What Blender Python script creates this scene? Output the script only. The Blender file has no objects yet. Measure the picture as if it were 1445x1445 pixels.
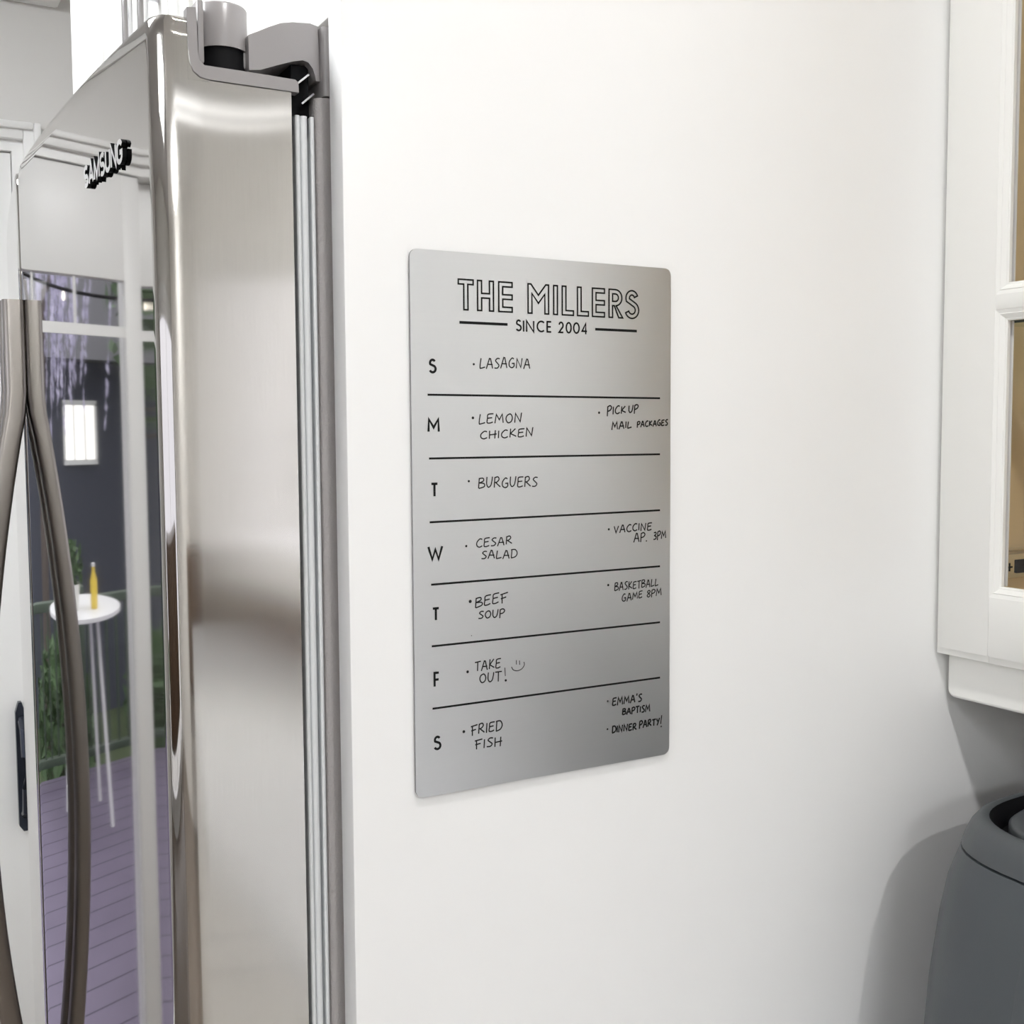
import bpy, bmesh, math, random
from mathutils import Vector, Matrix

# ---------------------------------------------------------------- camera, world, lamps, exposure
scene = bpy.context.scene
COL = scene.collection
cam_data = bpy.data.cameras.new("camera")
cam = bpy.data.objects.new("camera", cam_data)
COL.objects.link(cam)
cam_data.sensor_width = 36.0
cam_data.lens = 40.163
cam_data.clip_start = 0.02
yaw, pitch, roll = math.radians(29.3688), math.radians(-4.0453), math.radians(-0.3472)
fw = Vector((math.sin(yaw) * math.cos(pitch), math.cos(yaw) * math.cos(pitch), math.sin(pitch)))
rt0 = Vector((math.cos(yaw), -math.sin(yaw), 0.0))
up0 = rt0.cross(fw)
rt = rt0 * math.cos(roll) + up0 * math.sin(roll)
up = -rt0 * math.sin(roll) + up0 * math.cos(roll)
cam.matrix_world = Matrix(((rt.x, up.x, -fw.x, 0.0), (rt.y, up.y, -fw.y, -0.6), (rt.z, up.z, -fw.z, 1.52), (0, 0, 0, 1)))
scene.camera = cam

scene.view_settings.view_transform = 'Standard'
scene.view_settings.look = 'None'
scene.view_settings.gamma = 1.0
scene.view_settings.use_curve_mapping = False
scene.view_settings.exposure = -0.14
scene.cycles.max_bounces = 10
scene.cycles.diffuse_bounces = 6
scene.cycles.glossy_bounces = 6
scene.cycles.transparent_max_bounces = 12
scene.cycles.sample_clamp_indirect = 8.0
scene.cycles.caustics_reflective = False
scene.cycles.caustics_refractive = False
scene.cycles.use_denoising = True

SKY_STRENGTH = 2.9
FILL_MID = 12.5         # emission of the box lamps added as fill: middle, back, far
FILL_BACK = 26.0
FILL_FAR = 32.0
TUBE_LAMP = 3.2        # twin tube batten by the kitchen window
ROOM_W = 12.0            # the strong downlight further out in the kitchen
KEY_W = 4.4              # the downlight just in front of the tall panel

world = bpy.data.worlds.new("sky")
scene.world = world
world.use_nodes = True
wn, wl = world.node_tree.nodes, world.node_tree.links
wn.clear()
w_out = wn.new('ShaderNodeOutputWorld'); w_bg = wn.new('ShaderNodeBackground')
w_tc = wn.new('ShaderNodeTexCoord'); w_sep = wn.new('ShaderNodeSeparateXYZ'); w_rmp = wn.new('ShaderNodeValToRGB')
wl.new(w_tc.outputs['Generated'], w_sep.inputs[0]); wl.new(w_sep.outputs['Z'], w_rmp.inputs[0])
w_rmp.color_ramp.elements[0].position = 0.0; w_rmp.color_ramp.elements[0].color = (0.70, 0.70, 0.76, 1)
w_rmp.color_ramp.elements[1].position = 0.5; w_rmp.color_ramp.elements[1].color = (0.95, 0.96, 1.0, 1)
wl.new(w_rmp.outputs[0], w_bg.inputs[0]); w_bg.inputs[1].default_value = SKY_STRENGTH
wl.new(w_bg.outputs[0], w_out.inputs[0])

# ---------------------------------------------------------------- materials
def srgb(r, g, b):
    f = lambda c: (c / 255 / 12.92) if c / 255 <= 0.04045 else ((c / 255 + 0.055) / 1.055) ** 2.4
    return (f(r), f(g), f(b), 1.0)

def mat(name, col, rough=0.5, metal=0.0, spec=0.5, aniso=0.0, axis='Z', noise=0.0, nscale=40.0, bump=0.0, bscale=300.0, stretch=None, coat=0.0):
    m = bpy.data.materials.new(name); m.use_nodes = True
    nt = m.node_tree; n = nt.nodes; l = nt.links
    b = n['Principled BSDF']
    b.inputs['Base Color'].default_value = col if len(col) == 4 else (*col, 1)
    b.inputs['Roughness'].default_value = rough
    b.inputs['Metallic'].default_value = metal
    b.inputs['Specular IOR Level'].default_value = spec
    if coat: b.inputs['Coat Weight'].default_value = coat
    tc = None
    def coord():
        nonlocal tc
        if tc is None:
            t = n.new('ShaderNodeTexCoord'); mp = n.new('ShaderNodeMapping')
            if stretch: mp.inputs['Scale'].default_value = stretch
            l.new(t.outputs['Object'], mp.inputs[0]); tc = mp.outputs[0]
        return tc
    if aniso:
        b.inputs['Anisotropic'].default_value = aniso
        tg = n.new('ShaderNodeTangent'); tg.direction_type = 'RADIAL'; tg.axis = axis
        l.new(tg.outputs[0], b.inputs['Tangent'])
    if noise:
        nz = n.new('ShaderNodeTexNoise'); nz.inputs['Scale'].default_value = nscale; nz.inputs['Detail'].default_value = 4
        l.new(coord(), nz.inputs['Vector'])
        mx = n.new('ShaderNodeMix'); mx.data_type = 'RGBA'; mx.blend_type = 'MULTIPLY'
        rm = n.new('ShaderNodeMapRange'); rm.inputs[3].default_value = 1 - noise; rm.inputs[4].default_value = 1 + noise
        l.new(nz.outputs['Fac'], rm.inputs[0])
        mx.inputs[0].default_value = 1.0
        mx.inputs['A'].default_value = b.inputs['Base Color'].default_value
        l.new(rm.outputs[0], mx.inputs['B']); l.new(mx.outputs['Result'], b.inputs['Base Color'])
    if bump:
        nz2 = n.new('ShaderNodeTexNoise'); nz2.inputs['Scale'].default_value = bscale; nz2.inputs['Detail'].default_value = 3
        l.new(coord(), nz2.inputs['Vector'])
        bp = n.new('ShaderNodeBump'); bp.inputs['Strength'].default_value = bump; bp.inputs['Distance'].default_value = 0.001
        l.new(nz2.outputs['Fac'], bp.inputs['Height']); l.new(bp.outputs[0], b.inputs['Normal'])
    return m

def emit(name, col, strength):
    m = bpy.data.materials.new(name); m.use_nodes = True
    n = m.node_tree.nodes; n.clear()
    e = n.new('ShaderNodeEmission'); o = n.new('ShaderNodeOutputMaterial')
    e.inputs[0].default_value = (*col, 1); e.inputs[1].default_value = strength
    m.node_tree.links.new(e.outputs[0], o.inputs[0])
    return m

def glass(name, tint=(1, 1, 1), ior=1.45):
    m = bpy.data.materials.new(name); m.use_nodes = True
    n = m.node_tree.nodes; l = m.node_tree.links; n.clear()
    o = n.new('ShaderNodeOutputMaterial'); mx = n.new('ShaderNodeMixShader'); fr = n.new('ShaderNodeFresnel')
    t = n.new('ShaderNodeBsdfTransparent'); g = n.new('ShaderNodeBsdfGlossy')
    fr.inputs[0].default_value = ior; t.inputs[0].default_value = (*tint, 1); g.inputs['Roughness'].default_value = 0.0
    geo = n.new('ShaderNodeNewGeometry'); inv = n.new('ShaderNodeMath'); inv.operation = 'SUBTRACT'; inv.inputs[0].default_value = 1.0
    ml = n.new('ShaderNodeMath'); ml.operation = 'MULTIPLY'            # only the outer skin of the pane reflects
    l.new(geo.outputs['Backfacing'], inv.inputs[1]); l.new(inv.outputs[0], ml.inputs[0]); l.new(fr.outputs[0], ml.inputs[1])
    l.new(ml.outputs[0], mx.inputs[0]); l.new(t.outputs[0], mx.inputs[1]); l.new(g.outputs[0], mx.inputs[2]); l.new(mx.outputs[0], o.inputs[0])
    return m

M = {
    'panel': mat('white_lacquer', (0.91, 0.91, 0.905), 0.32, spec=0.4),
    'cab': mat('white_cabinet_paint', (0.88, 0.88, 0.85), 0.4, spec=0.4),
    'wallgrey': mat('grey_wall_paint', (0.70, 0.69, 0.67), 0.8, spec=0.2, bump=0.05, bscale=400),
    'wallwhite': mat('pale_wall_paint', (0.78, 0.77, 0.74), 0.8, spec=0.2),
    'ceil': mat('white_ceiling_paint', (0.85, 0.85, 0.84), 0.9, spec=0.1),
    'floor': mat('dark_wood_floor', (0.17, 0.14, 0.115), 0.35, noise=0.25, nscale=6, stretch=(1, 8, 1)),
    'trim': mat('white_trim_paint', (0.86, 0.86, 0.85), 0.35),
    'steel': mat('stainless_polished', (0.43, 0.415, 0.40), 0.035, 1.0, noise=0.03, nscale=30, stretch=(25, 25, 0.6)),
    'steelside': mat('stainless_brushed', (0.66, 0.635, 0.605), 0.10, 1.0, aniso=1.0, noise=0.05, nscale=60, stretch=(20, 20, 0.5)),
    'steelhandle': mat('stainless_handle', (0.36, 0.335, 0.315), 0.28, 1.0, aniso=0.5),
    'chrome': mat('chrome', (0.85, 0.85, 0.87), 0.12, 1.0),
    'greyplastic': mat('grey_plastic', (0.31, 0.295, 0.295), 0.3, spec=0.5, bump=0.04, bscale=900),
    'caseside': mat('grey_textured_steel', (0.40, 0.38, 0.375), 0.4, spec=0.5, bump=0.5, bscale=900),
    'gasket': mat('pale_grey_rubber', (0.76, 0.78, 0.79), 0.4),
    'black': mat('black_plastic', (0.006, 0.006, 0.007), 0.6, spec=0.12),
    'darkpl': mat('dark_grey_plastic', (0.045, 0.045, 0.05), 0.35),
    'boardedge': mat('cut_metal_edge', (0.25, 0.25, 0.26), 0.5, 0.6),
    'board': mat('brushed_silver', (0.70, 0.705, 0.715), 0.36, 1.0, aniso=0.6, axis='X', noise=0.015, nscale=50, stretch=(0.3, 1, 25)),
    'ink': mat('black_ink', (0.006, 0.006, 0.006), 0.6, spec=0.2),
    'marker': mat('marker_ink', (0.012, 0.012, 0.012), 0.5, spec=0.3),
    'wood': mat('beech_interior', srgb(200, 177, 138), 0.5, noise=0.10, nscale=10, stretch=(6, 6, 0.8)),
    'paneglass': glass('clear_glass'),
    'shelfglass': glass('shelf_glass', (0.9, 0.96, 0.93)),
    'shelfedge': mat('glass_shelf_edge', (0.02, 0.035, 0.03), 0.1),
    'rubber': mat('grey_glazing_bead', (0.80, 0.80, 0.80), 0.5),
    'fryer': mat('slate_grey_plastic', srgb(70, 75, 79), 0.36, spec=0.5, bump=0.06, bscale=700),
    'fryerlid': mat('slate_grey_cap', srgb(72, 76, 79), 0.4, spec=0.5, bump=0.06, bscale=700),
    'counter': mat('pale_grey_stone', (0.58, 0.59, 0.605), 0.22, noise=0.06, nscale=30),
    'tile': mat('taupe_tile', (0.50, 0.47, 0.44), 0.3),
    'deck': None,
    'rail': mat('green_rail_paint', (0.05, 0.075, 0.05), 0.5),
    'leaf': mat('leaf_green', (0.07, 0.13, 0.05), 0.6, noise=0.5, nscale=3),
    'bark': mat('bark', (0.10, 0.08, 0.07), 0.9),
    'siding': mat('dark_blue_siding', (0.055, 0.06, 0.085), 0.7),
    'roof': mat('slate_roof', (0.08, 0.08, 0.09), 0.8),
    'litwin': emit('lit_window', (1.0, 0.98, 0.95), 2.6),
    'lamp': emit('fill_diffuser', (0.965, 0.985, 1.0), FILL_MID),
    'fillback': emit('fill_diffuser_back', (0.965, 0.985, 1.0), FILL_BACK),
    'fillfar': emit('fill_diffuser_far', (0.965, 0.985, 1.0), FILL_FAR),
    'walnut': mat('walnut', (0.11, 0.07, 0.045), 0.4, noise=0.3, nscale=8, stretch=(1, 1, 8)),
    'lilac': mat('pale_lilac_leaf', (0.55, 0.52, 0.68), 0.7),
    'tube': emit('tube_glow', (0.965, 0.985, 1.0), TUBE_LAMP),
    'bulb': emit('bulb_glow', (1.0, 0.93, 0.8), 6.0),
    'white': mat('white_plastic', (0.80, 0.80, 0.80), 0.4),
    'pot': mat('white_glazed_pot', (0.75, 0.75, 0.72), 0.3),
    'yellow': mat('yellow_label', (0.75, 0.55, 0.06), 0.4),
    'doorpull': mat('dark_blue_metal', (0.03, 0.035, 0.05), 0.25, 0.6),
    'darkbrown': mat('dark_brown_floorboard', (0.10, 0.075, 0.06), 0.5),
}
def deck_mat():
    m = bpy.data.materials.new('weathered_deck_boards'); m.use_nodes = True
    n, l = m.node_tree.nodes, m.node_tree.links; b = n['Principled BSDF']
    t = n.new('ShaderNodeTexCoord'); s = n.new('ShaderNodeSeparateXYZ'); l.new(t.outputs['Object'], s.inputs[0])
    mu = n.new('ShaderNodeMath'); mu.operation = 'DIVIDE'; mu.inputs[1].default_value = 0.14; l.new(s.outputs['Y'], mu.inputs[0])
    fr = n.new('ShaderNodeMath'); fr.operation = 'FRACT'; l.new(mu.outputs[0], fr.inputs[0])
    gt = n.new('ShaderNodeMath'); gt.operation = 'GREATER_THAN'; gt.inputs[1].default_value = 0.07; l.new(fr.outputs[0], gt.inputs[0])
    nz = n.new('ShaderNodeTexNoise'); nz.inputs['Scale'].default_value = 3.0; l.new(t.outputs['Object'], nz.inputs['Vector'])
    rp = n.new('ShaderNodeValToRGB'); rp.color_ramp.elements[0].color = (0.115, 0.095, 0.145, 1); rp.color_ramp.elements[1].color = (0.175, 0.145, 0.215, 1)
    l.new(nz.outputs['Fac'], rp.inputs[0])
    mx = n.new('ShaderNodeMix'); mx.data_type = 'RGBA'; mx.inputs['A'].default_value = (0.05, 0.04, 0.07, 1)
    l.new(gt.outputs[0], mx.inputs[0]); l.new(rp.outputs[0], mx.inputs['B']); l.new(mx.outputs['Result'], b.inputs['Base Color'])
    b.inputs['Roughness'].default_value = 0.6
    return m
M['deck'] = deck_mat()

# ---------------------------------------------------------------- builders
class MB:
    """collects verts / faces in world coordinates; build() links ONE mesh object"""
    def __init__(s): s.v = []; s.f = []; s.mi = []
    def add(s, vs, fs, mi=0):
        o = len(s.v); s.v += [tuple(p) for p in vs]
        for f in fs: s.f.append(tuple(i + o for i in f)); s.mi.append(mi)
        return s
    def box(s, x0, x1, y0, y1, z0, z1, r=0.0, mi=0, seg=2):
        if r <= 0:
            vs = [(x, y, z) for z in (z0, z1) for y in (y0, y1) for x in (x0, x1)]
            return s.add(vs, [(0, 2, 3, 1), (4, 5, 7, 6), (0, 1, 5, 4), (2, 6, 7, 3), (0, 4, 6, 2), (1, 3, 7, 5)], mi)
        bm = bmesh.new(); bmesh.ops.create_cube(bm, size=1.0)
        for v in bm.verts:
            v.co = ((x0 + x1) / 2 + v.co.x * (x1 - x0), (y0 + y1) / 2 + v.co.y * (y1 - y0), (z0 + z1) / 2 + v.co.z * (z1 - z0))
        bmesh.ops.bevel(bm, geom=list(bm.edges), offset=r, segments=seg, profile=0.5, affect='EDGES')
        return s.addbm(bm, mi)
    def addbm(s, bm, mi=0):
        bm.verts.index_update()
        s.add([v.co[:] for v in bm.verts], [[v.index for v in f.verts] for f in bm.faces], mi); bm.free(); return s
    def prism(s, pts, axis, a, b, mi=0):
        """closed 2D outline pts extruded along axis from a to b; axis 'x': pts=(y,z), 'y': (x,z), 'z': (x,y)"""
        n = len(pts)
        P = {'x': lambda p, t: (t, p[0], p[1]), 'y': lambda p, t: (p[0], t, p[1]), 'z': lambda p, t: (p[0], p[1], t)}[axis]
        vs = [P(p, a) for p in pts] + [P(p, b) for p in pts]
        fs = [tuple(range(n)), tuple(range(2 * n - 1, n - 1, -1))] + [(i, i + n, (i + 1) % n + n, (i + 1) % n) for i in range(n)]
        return s.add(vs, fs, mi)
    def loft(s, rings, cap0=True, cap1=True, mi=0):
        n = len(rings[0]); vs = [p for r in rings for p in r]; fs = []
        for k in range(len(rings) - 1):
            for i in range(n):
                j = (i + 1) % n
                fs.append((k * n + i, k * n + j, (k + 1) * n + j, (k + 1) * n + i))
        if cap0: fs.append(tuple(range(n - 1, -1, -1)))
        if cap1: fs.append(tuple((len(rings) - 1) * n + i for i in range(n)))
        return s.add(vs, fs, mi)
    def lathe(s, cx, cy, prof, n=40, mi=0):
        rings = [[(cx + r * math.cos(2 * math.pi * i / n), cy + r * math.sin(2 * math.pi * i / n), z) for i in range(n)] for r, z in prof]
        return s.loft(rings, mi=mi)
    def tube(s, pts, r, n=10, mi=0):
        pts = [Vector(p) for p in pts]; rings = []
        ref = Vector((0, 0, 1))
        for i, p in enumerate(pts):
            t = (pts[min(i + 1, len(pts) - 1)] - pts[max(i - 1, 0)]).normalized()
            u = t.cross(ref)
            if u.length < 1e-3: u = t.cross(Vector((0, 1, 0)))
            u.normalize(); w = u.cross(t)
            rr = r[i] if isinstance(r, (list, tuple)) else r
            rings.append([tuple(p + (u * math.cos(2 * math.pi * k / n) + w * math.sin(2 * math.pi * k / n)) * rr) for k in range(n)])
        return s.loft(rings, mi=mi)
    def build(s, name, mats, parent=None, smooth=True, angle=35):
        me = bpy.data.meshes.new(name)
        org = Vector(parent['_o']) if parent is not None else Vector((0, 0, 0))
        me.from_pydata([tuple(Vector(p) - org) for p in s.v], [], s.f)
        ms = mats if isinstance(mats, (list, tuple)) else [mats]
        for m in ms: me.materials.append(m)
        bm = bmesh.new(); bm.from_mesh(me)
        for f, k in zip(bm.faces, s.mi): f.material_index = k
        bmesh.ops.recalc_face_normals(bm, faces=list(bm.faces))
        if smooth:
            for f in bm.faces: f.smooth = True
            for e in bm.edges:
                if len(e.link_faces) == 2 and e.calc_face_angle(0) > math.radians(angle): e.smooth = False
        bm.to_mesh(me); bm.free()
        o = bpy.data.objects.new(name, me); COL.objects.link(o)
        if parent is not None: o.parent = parent
        o['_o'] = tuple(org)
        return o

def thing(name, loc, label, cat, group=None):
    o = bpy.data.objects.new(name, None); o.empty_display_size = 0.05
    COL.objects.link(o); o.location = loc; o['_o'] = tuple(loc)
    o['label'] = label; o['category'] = cat
    if group: o['group'] = group
    return o
def tag(o, label, cat, group=None):
    o['label'] = label; o['category'] = cat
    if group: o['group'] = group
    return o
def struct(o, label=None, cat=None):
    o['kind'] = 'structure'
    if label: o['label'] = label
    if cat: o['category'] = cat
    return o
def kids(o): return [c for c in bpy.data.objects if c.parent is o]
def copy_tree(o, parent=None):
    c = o.copy(); COL.objects.link(c); c.parent = parent
    for ch in kids(o): copy_tree(ch, c)
    return c

# ---------------------------------------------------------------- the room shell
XL, XR, YB, YF, ZC = -3.60, 1.05, -3.80, 1.85, 2.44
struct(MB().box(XL, XR, YB, YF, -0.10, 0.0).build('floor', M['floor']))
struct(MB().box(XL - .1, XR + .1, YB - .1, YF + .15, ZC, ZC + 0.08).build('ceiling', M['ceil']))
def wall_with_opening(name, m, axis, a, b, lo, hi, z1, ops):
    """axis 'x': wall plane x in a..b, runs along y; ops = [(lo, hi, zlo, zhi)]"""
    w = MB()
    def bx(l, h, z0, zz):
        if h - l < 1e-5 or zz - z0 < 1e-5: return
        if axis == 'x': w.box(a, b, l, h, z0, zz)
        else: w.box(l, h, a, b, z0, zz)
    p = lo
    for (l, h, z0, zz) in sorted(ops):
        bx(p, l, -0.1, z1); bx(l, h, -0.1, z0); bx(l, h, zz, z1); p = h
    bx(p, hi, -0.1, z1)
    return struct(w.build(name, m))
DX0, DX1, DZ = -1.36, 0.287, 2.09            # patio door opening in the far wall
wall_with_opening('wall_far', M['wallgrey'], 'y', YF, YF + 0.12, XL, XR + 0.1, ZC, [(DX0, DX1, 0.0, DZ)])
wall_with_opening('wall_right', M['wallwhite'], 'x', XR, XR + 0.1, YB, YF, ZC, [(-3.10, -1.85, 1.12, 2.05)])
wall_with_opening('wall_left', M['wallwhite'], 'x', XL - 0.1, XL, YB, YF + 0.12, ZC, [(-3.2, 1.3, 0.10, 2.0)])
wall_with_opening('wall_behind', M['wallwhite'], 'y', YB - 0.1, YB, XL - 0.1, XR + 0.1, ZC, [])
struct(MB().box(DX1 + 0.035, XR - 0.002, YF - 0.014, YF - 0.0005, 0.0, 0.11, 0.003).build('baseboard_far', M['trim']))
struct(MB().box(XL + 0.0005, XL + 0.014, YB + 0.02, YF - 0.02, 0.0, 0.11, 0.003).build('baseboard_left', M['trim']))

# patio door: casing, frame, two leaves with a muntin row, dark pull handle
d = MB()
cw = 0.032
for (x0, x1, z0, z1) in ((DX1, DX1 + cw, 0, DZ + cw), (DX0 - cw, DX0, 0, DZ + cw), (DX0, DX1, DZ, DZ + cw)):
    d.box(x0, x1, YF - 0.018, YF - 0.0005, z0, z1, 0.003)
bb = 0.014                                    # raised back band round the casing
for (x0, x1, z0, z1) in ((DX1 + cw - bb, DX1 + cw, 0, DZ + cw), (DX0 - cw, DX0 - cw + bb, 0, DZ + cw), (DX0 - cw + bb, DX1 + cw - bb, DZ + cw - bb, DZ + cw)):
    d.box(x0, x1, YF - 0.030, YF - 0.018, z0, z1, 0.004)
for (x0, x1, z0, z1) in ((DX1 - 0.02, DX1, 0, DZ), (DX0, DX0 + 0.02, 0, DZ), (DX0 + .02, DX1 - .02, DZ - 0.02, DZ)):
    d.box(x0, x1, YF, YF + 0.12, z0, z1)
patio = d.build('door_1', M['trim'])
struct(patio, 'white patio door with glass leaves onto the deck in the grey far wall', 'patio door')
def leaf(x0, x1, sl, sr, y0, y1):
    """one glazed leaf: stiles sl / sr, rails, muntin row on top"""
    w = MB(); zb, zt = 0.012, DZ - 0.022
    w.box(x0, x0 + sl, y0, y1, zb, zt, 0.002); w.box(x1 - sr, x1, y0, y1, zb, zt, 0.002)
    w.box(x0 + sl, x1 - sr, y0, y1, 1.845, zt, 0.002); w.box(x0 + sl, x1 - sr, y0, y1, zb, 0.10, 0.002)
    f = w.build('door_leaf', M['trim'], patio)
    g = MB(); ym = (y0 + y1) / 2
    g.box(x0 + sl - .003, x1 - sr + .003, ym - 0.003, ym + 0.003, 0.098, 1.847)
    g.build('glass_pane', M['paneglass'], f)
    b = MB(); b.box(x0 + sl, x1 - sr, ym - .012, ym - .004, 1.725, 1.748)
    n = 3
    for k in range(1, n):
        xx = x0 + sl + (x1 - sr - x0 - sl) * k / n
        b.box(xx - .006, xx + .006, ym - .012, ym - .004, 1.748, 1.845)
    b.build('muntin', M['trim'], f)
    return f
lf = leaf(-0.620, DX1 - 0.021, 0.068, 0.160, YF + 0.012, YF + 0.052)
leaf(DX0 + 0.021, -0.555, 0.10, 0.062, YF + 0.062, YF + 0.102)
h = MB()
hx, hz0, hz1 = 0.2480, 0.722, 0.985
h.prism([(hx - .012, hz0 + .012), (hx - .004, hz0), (hx + .010, hz0), (hx + .012, hz0 + .02), (hx + .012, hz0 + .11), (hx + .006, hz0 + .125), (hx + .006, hz1 - .02), (hx, hz1), (hx - .006, hz1), (hx - .012, hz1 - .02)], 'y', YF - 0.004, YF + 0.012)
pts = [(hx, YF - .004, hz0 + .035), (hx, YF - .035, hz0 + .05), (hx, YF - .048, hz0 + .10), (hx, YF - .048, hz1 - .10), (hx, YF - .035, hz1 - .05), (hx, YF - .004, hz1 - .035)]
h.tube(pts, 0.009, 10)
h.build('pull_handle', M['doorpull'], lf)

box = MB().box(-1.45, 0.361, YF - 0.075, YF - 0.001, 2.352, 2.436, 0.008)
blind = tag(box.build('blind_headrail', M['trim']), 'long white headrail box high on the grey wall above the patio door', 'blind')

def window(name, axis, x0, x1, y0, y1, z0, z1, side):
    """framed window in a wall running along y"""
    w = MB(); t = 0.05
    w.box(x0, x1, y0, y0 + t, z0, z1); w.box(x0, x1, y1 - t, y1, z0, z1)
    w.box(x0, x1, y0 + t, y1 - t, z0, z0 + t); w.box(x0, x1, y0 + t, y1 - t, z1 - t, z1)
    ym = (y0 + y1) / 2; w.box(x0 + .02, x1 - .02, ym - .025, ym + .025, z0 + t, z1 - t)
    xi0, xi1 = (x1, x1 + .018) if side > 0 else (x0 - .018, x0)
    for (a, b, c, e) in ((y0 - .07, y0, z0 - .07, z1 + .07), (y1, y1 + .07, z0 - .07, z1 + .07), (y0, y1, z1, z1 + .07), (y0, y1, z0 - .07, z0)):
        w.box(xi0, xi1, a, b, c, e, 0.003)
    f = struct(w.build(name, M['trim']))
    xm = (x0 + x1) / 2
    MB().box(xm - .003, xm + .003, y0 + t - .003, y1 - t + .003, z0 + t - .003, z1 - t + .003).build('glass_pane', M['paneglass'], f)
    return f
window('window_1', 'x', XR, XR + 0.1, -3.10, -1.85, 1.12, 2.05, -1)
window('window_2', 'x', XL - 0.1, XL, -3.2, 1.3, 0.10, 2.0, 1)

# ---------------------------------------------------------------- ceiling lights, added fill lamps
def downlight(x, y, watts, label):
    t = thing('recessed_downlight', (x, y, ZC), label, 'ceiling light', 'recessed downlights in the ceiling')
    prof = [(0.055, ZC - 0.001), (0.055, ZC - 0.006), (0.048, ZC - 0.008), (0.036, ZC - 0.005), (0.034, ZC - 0.0015)]
    MB().lathe(x, y, prof, 32).build('trim_ring', M['white'], t)
    MB().lathe(x, y, [(0.033, ZC - 0.0012), (0.033, ZC - 0.004)], 32).build('lens', M['lensglow'], t)
    ld = bpy.data.lights.new('lamp', 'AREA'); ld.shape = 'DISK'; ld.size = 0.055; ld.energy = watts; ld.color = (1.0, 0.99, 0.98); ld.spread = math.radians(150)
    lo = bpy.data.objects.new('lamp', ld); COL.objects.link(lo); lo.parent = t; lo.location = (0, 0, -0.010)
M['lensglow'] = emit('lens_glow', (1, 0.97, 0.93), 6.0)
downlight(0.24, -0.44, KEY_W, 'round recessed downlight in the ceiling just before the white side panel')
downlight(0.21, -1.70, ROOM_W, 'round recessed downlight in the ceiling out in front of the worktop')
t = thing('tube_light', (0.30, -2.60, ZC), 'white ceiling batten with two thin glowing tubes before the kitchen window', 'ceiling light')
MB().box(-0.42, 1.02, -2.70, -2.50, ZC - .022, ZC - .0005, .004).build('batten', M['white'], t)
for y in (-2.525, -2.675):
    w = MB(); w.tube([(-0.38, y, ZC - .042), (0.98, y, ZC - .042)], .008, 14); w.build('tube', M['tube'], t)
    for x in (-0.395, 0.98): MB().box(x, x + .015, y - .012, y + .012, ZC - .054, ZC - .022, .002).build('lamp_holder', M['white'], t)
def fill_lamp(x0, x1, y0, y1, m, label):  # box lamps added out of view to brighten walls, doors and panel
    """unseen box lamp added as fill: white base plate, glowing wrap-round diffuser"""
    t = thing('fill_light', ((x0 + x1) / 2, (y0 + y1) / 2, ZC), label, 'ceiling light')
    MB().box(x0 - .02, x1 + .02, y0 - .02, y1 + .02, ZC - 0.022, ZC - 0.0005, .003).build('frame', M['white'], t)
    MB().box(x0, x1, y0, y1, ZC - 0.095, ZC - 0.022, .012).build('diffuser', m, t)
fill_lamp(-1.15, -0.50, -3.45, -2.85, M['fillback'], 'square white fill light added out of view before the wall behind')
fill_lamp(-2.30, -1.75, -1.40, -0.45, M['lamp'], 'long white fill light added out of view above the middle of the kitchen floor')
fill_lamp(-0.85, -0.30, 0.35, 0.90, M['fillfar'], 'square white fill light added out of view before the patio door')

# ---------------------------------------------------------------- tall white panel and the cabinet over the refrigerator
tag(MB().box(0.2325, 1.0495, 0.0, 0.019, 0.0, 2.435, 0.0012, seg=2).build('side_panel', M['panel']),
    'tall plain white side panel beside the refrigerator carrying the silver planner', 'cabinet panel')
PFX = 0.2441
t = thing('over_fridge_cabinet', (PFX, 0.44, 1.761), 'white two door cabinet above the stainless refrigerator', 'cabinet')
b = MB(); b.box(PFX + .02, 1.04, 0.0205, 0.8645, 1.761, 2.40)
b.build('body', M['cab'], t)
def shaker(w, y0, y1, z0, z1, x0, st=0.056, rec=0.008):
    """framed door facing -x with its front at x0"""
    x1 = x0 + .019
    w.box(x0, x1, y0, y0 + st, z0, z1, .0015); w.box(x0, x1, y1 - st, y1, z0, z1, .0015)
    w.box(x0, x1, y0 + st, y1 - st, z0, z0 + st, .0015); w.box(x0, x1, y0 + st, y1 - st, z1 - st, z1, .0015)
    w.box(x0 + rec, x1 - .004, y0 + st - .002, y1 - st + .002, z0 + st - .002, z1 - st + .002)
    m = .010
    a, b_, c, e = y0 + st, y1 - st, z0 + st, z1 - st
    for (ya, yb, za, zb) in ((a, a + m, c, e), (b_ - m, b_, c, e), (a + m, b_ - m, c, c + m), (a + m, b_ - m, e - m, e)):
        w.box(x0 + rec * .45, x0 + rec + .001, ya, yb, za, zb, .0012)
def bar_handle(parent, x0, y, z0, z1):
    w = MB(); w.tube([(x0 - .028, y, z0), (x0 - .028, y, z1)], 0.005, 12)
    for z in (z0 + .02, z1 - .02): w.tube([(x0 - .0265, y, z), (x0, y, z)], 0.004, 10)
    w.build('handle', M['chrome'], parent)
for k, (y0, y1) in enumerate(((0.022, 0.4415), (0.4445, 0.8645))):
    w = MB(); shaker(w, y0, y1, 1.7615, 2.398, PFX, 0.070)
    dr = w.build('door', M['cab'], t)
    bar_handle(dr, PFX, 0.411 if k == 0 else 0.475, 1.80, 1.93)
tag(MB().box(0.2325, 1.0495, 0.8660, 0.885, 0.0, 2.435, 0.0012).build('side_panel', M['panel']),
    'narrow edge of the white side panel on the far side of the refrigerator', 'cabinet panel')

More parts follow.
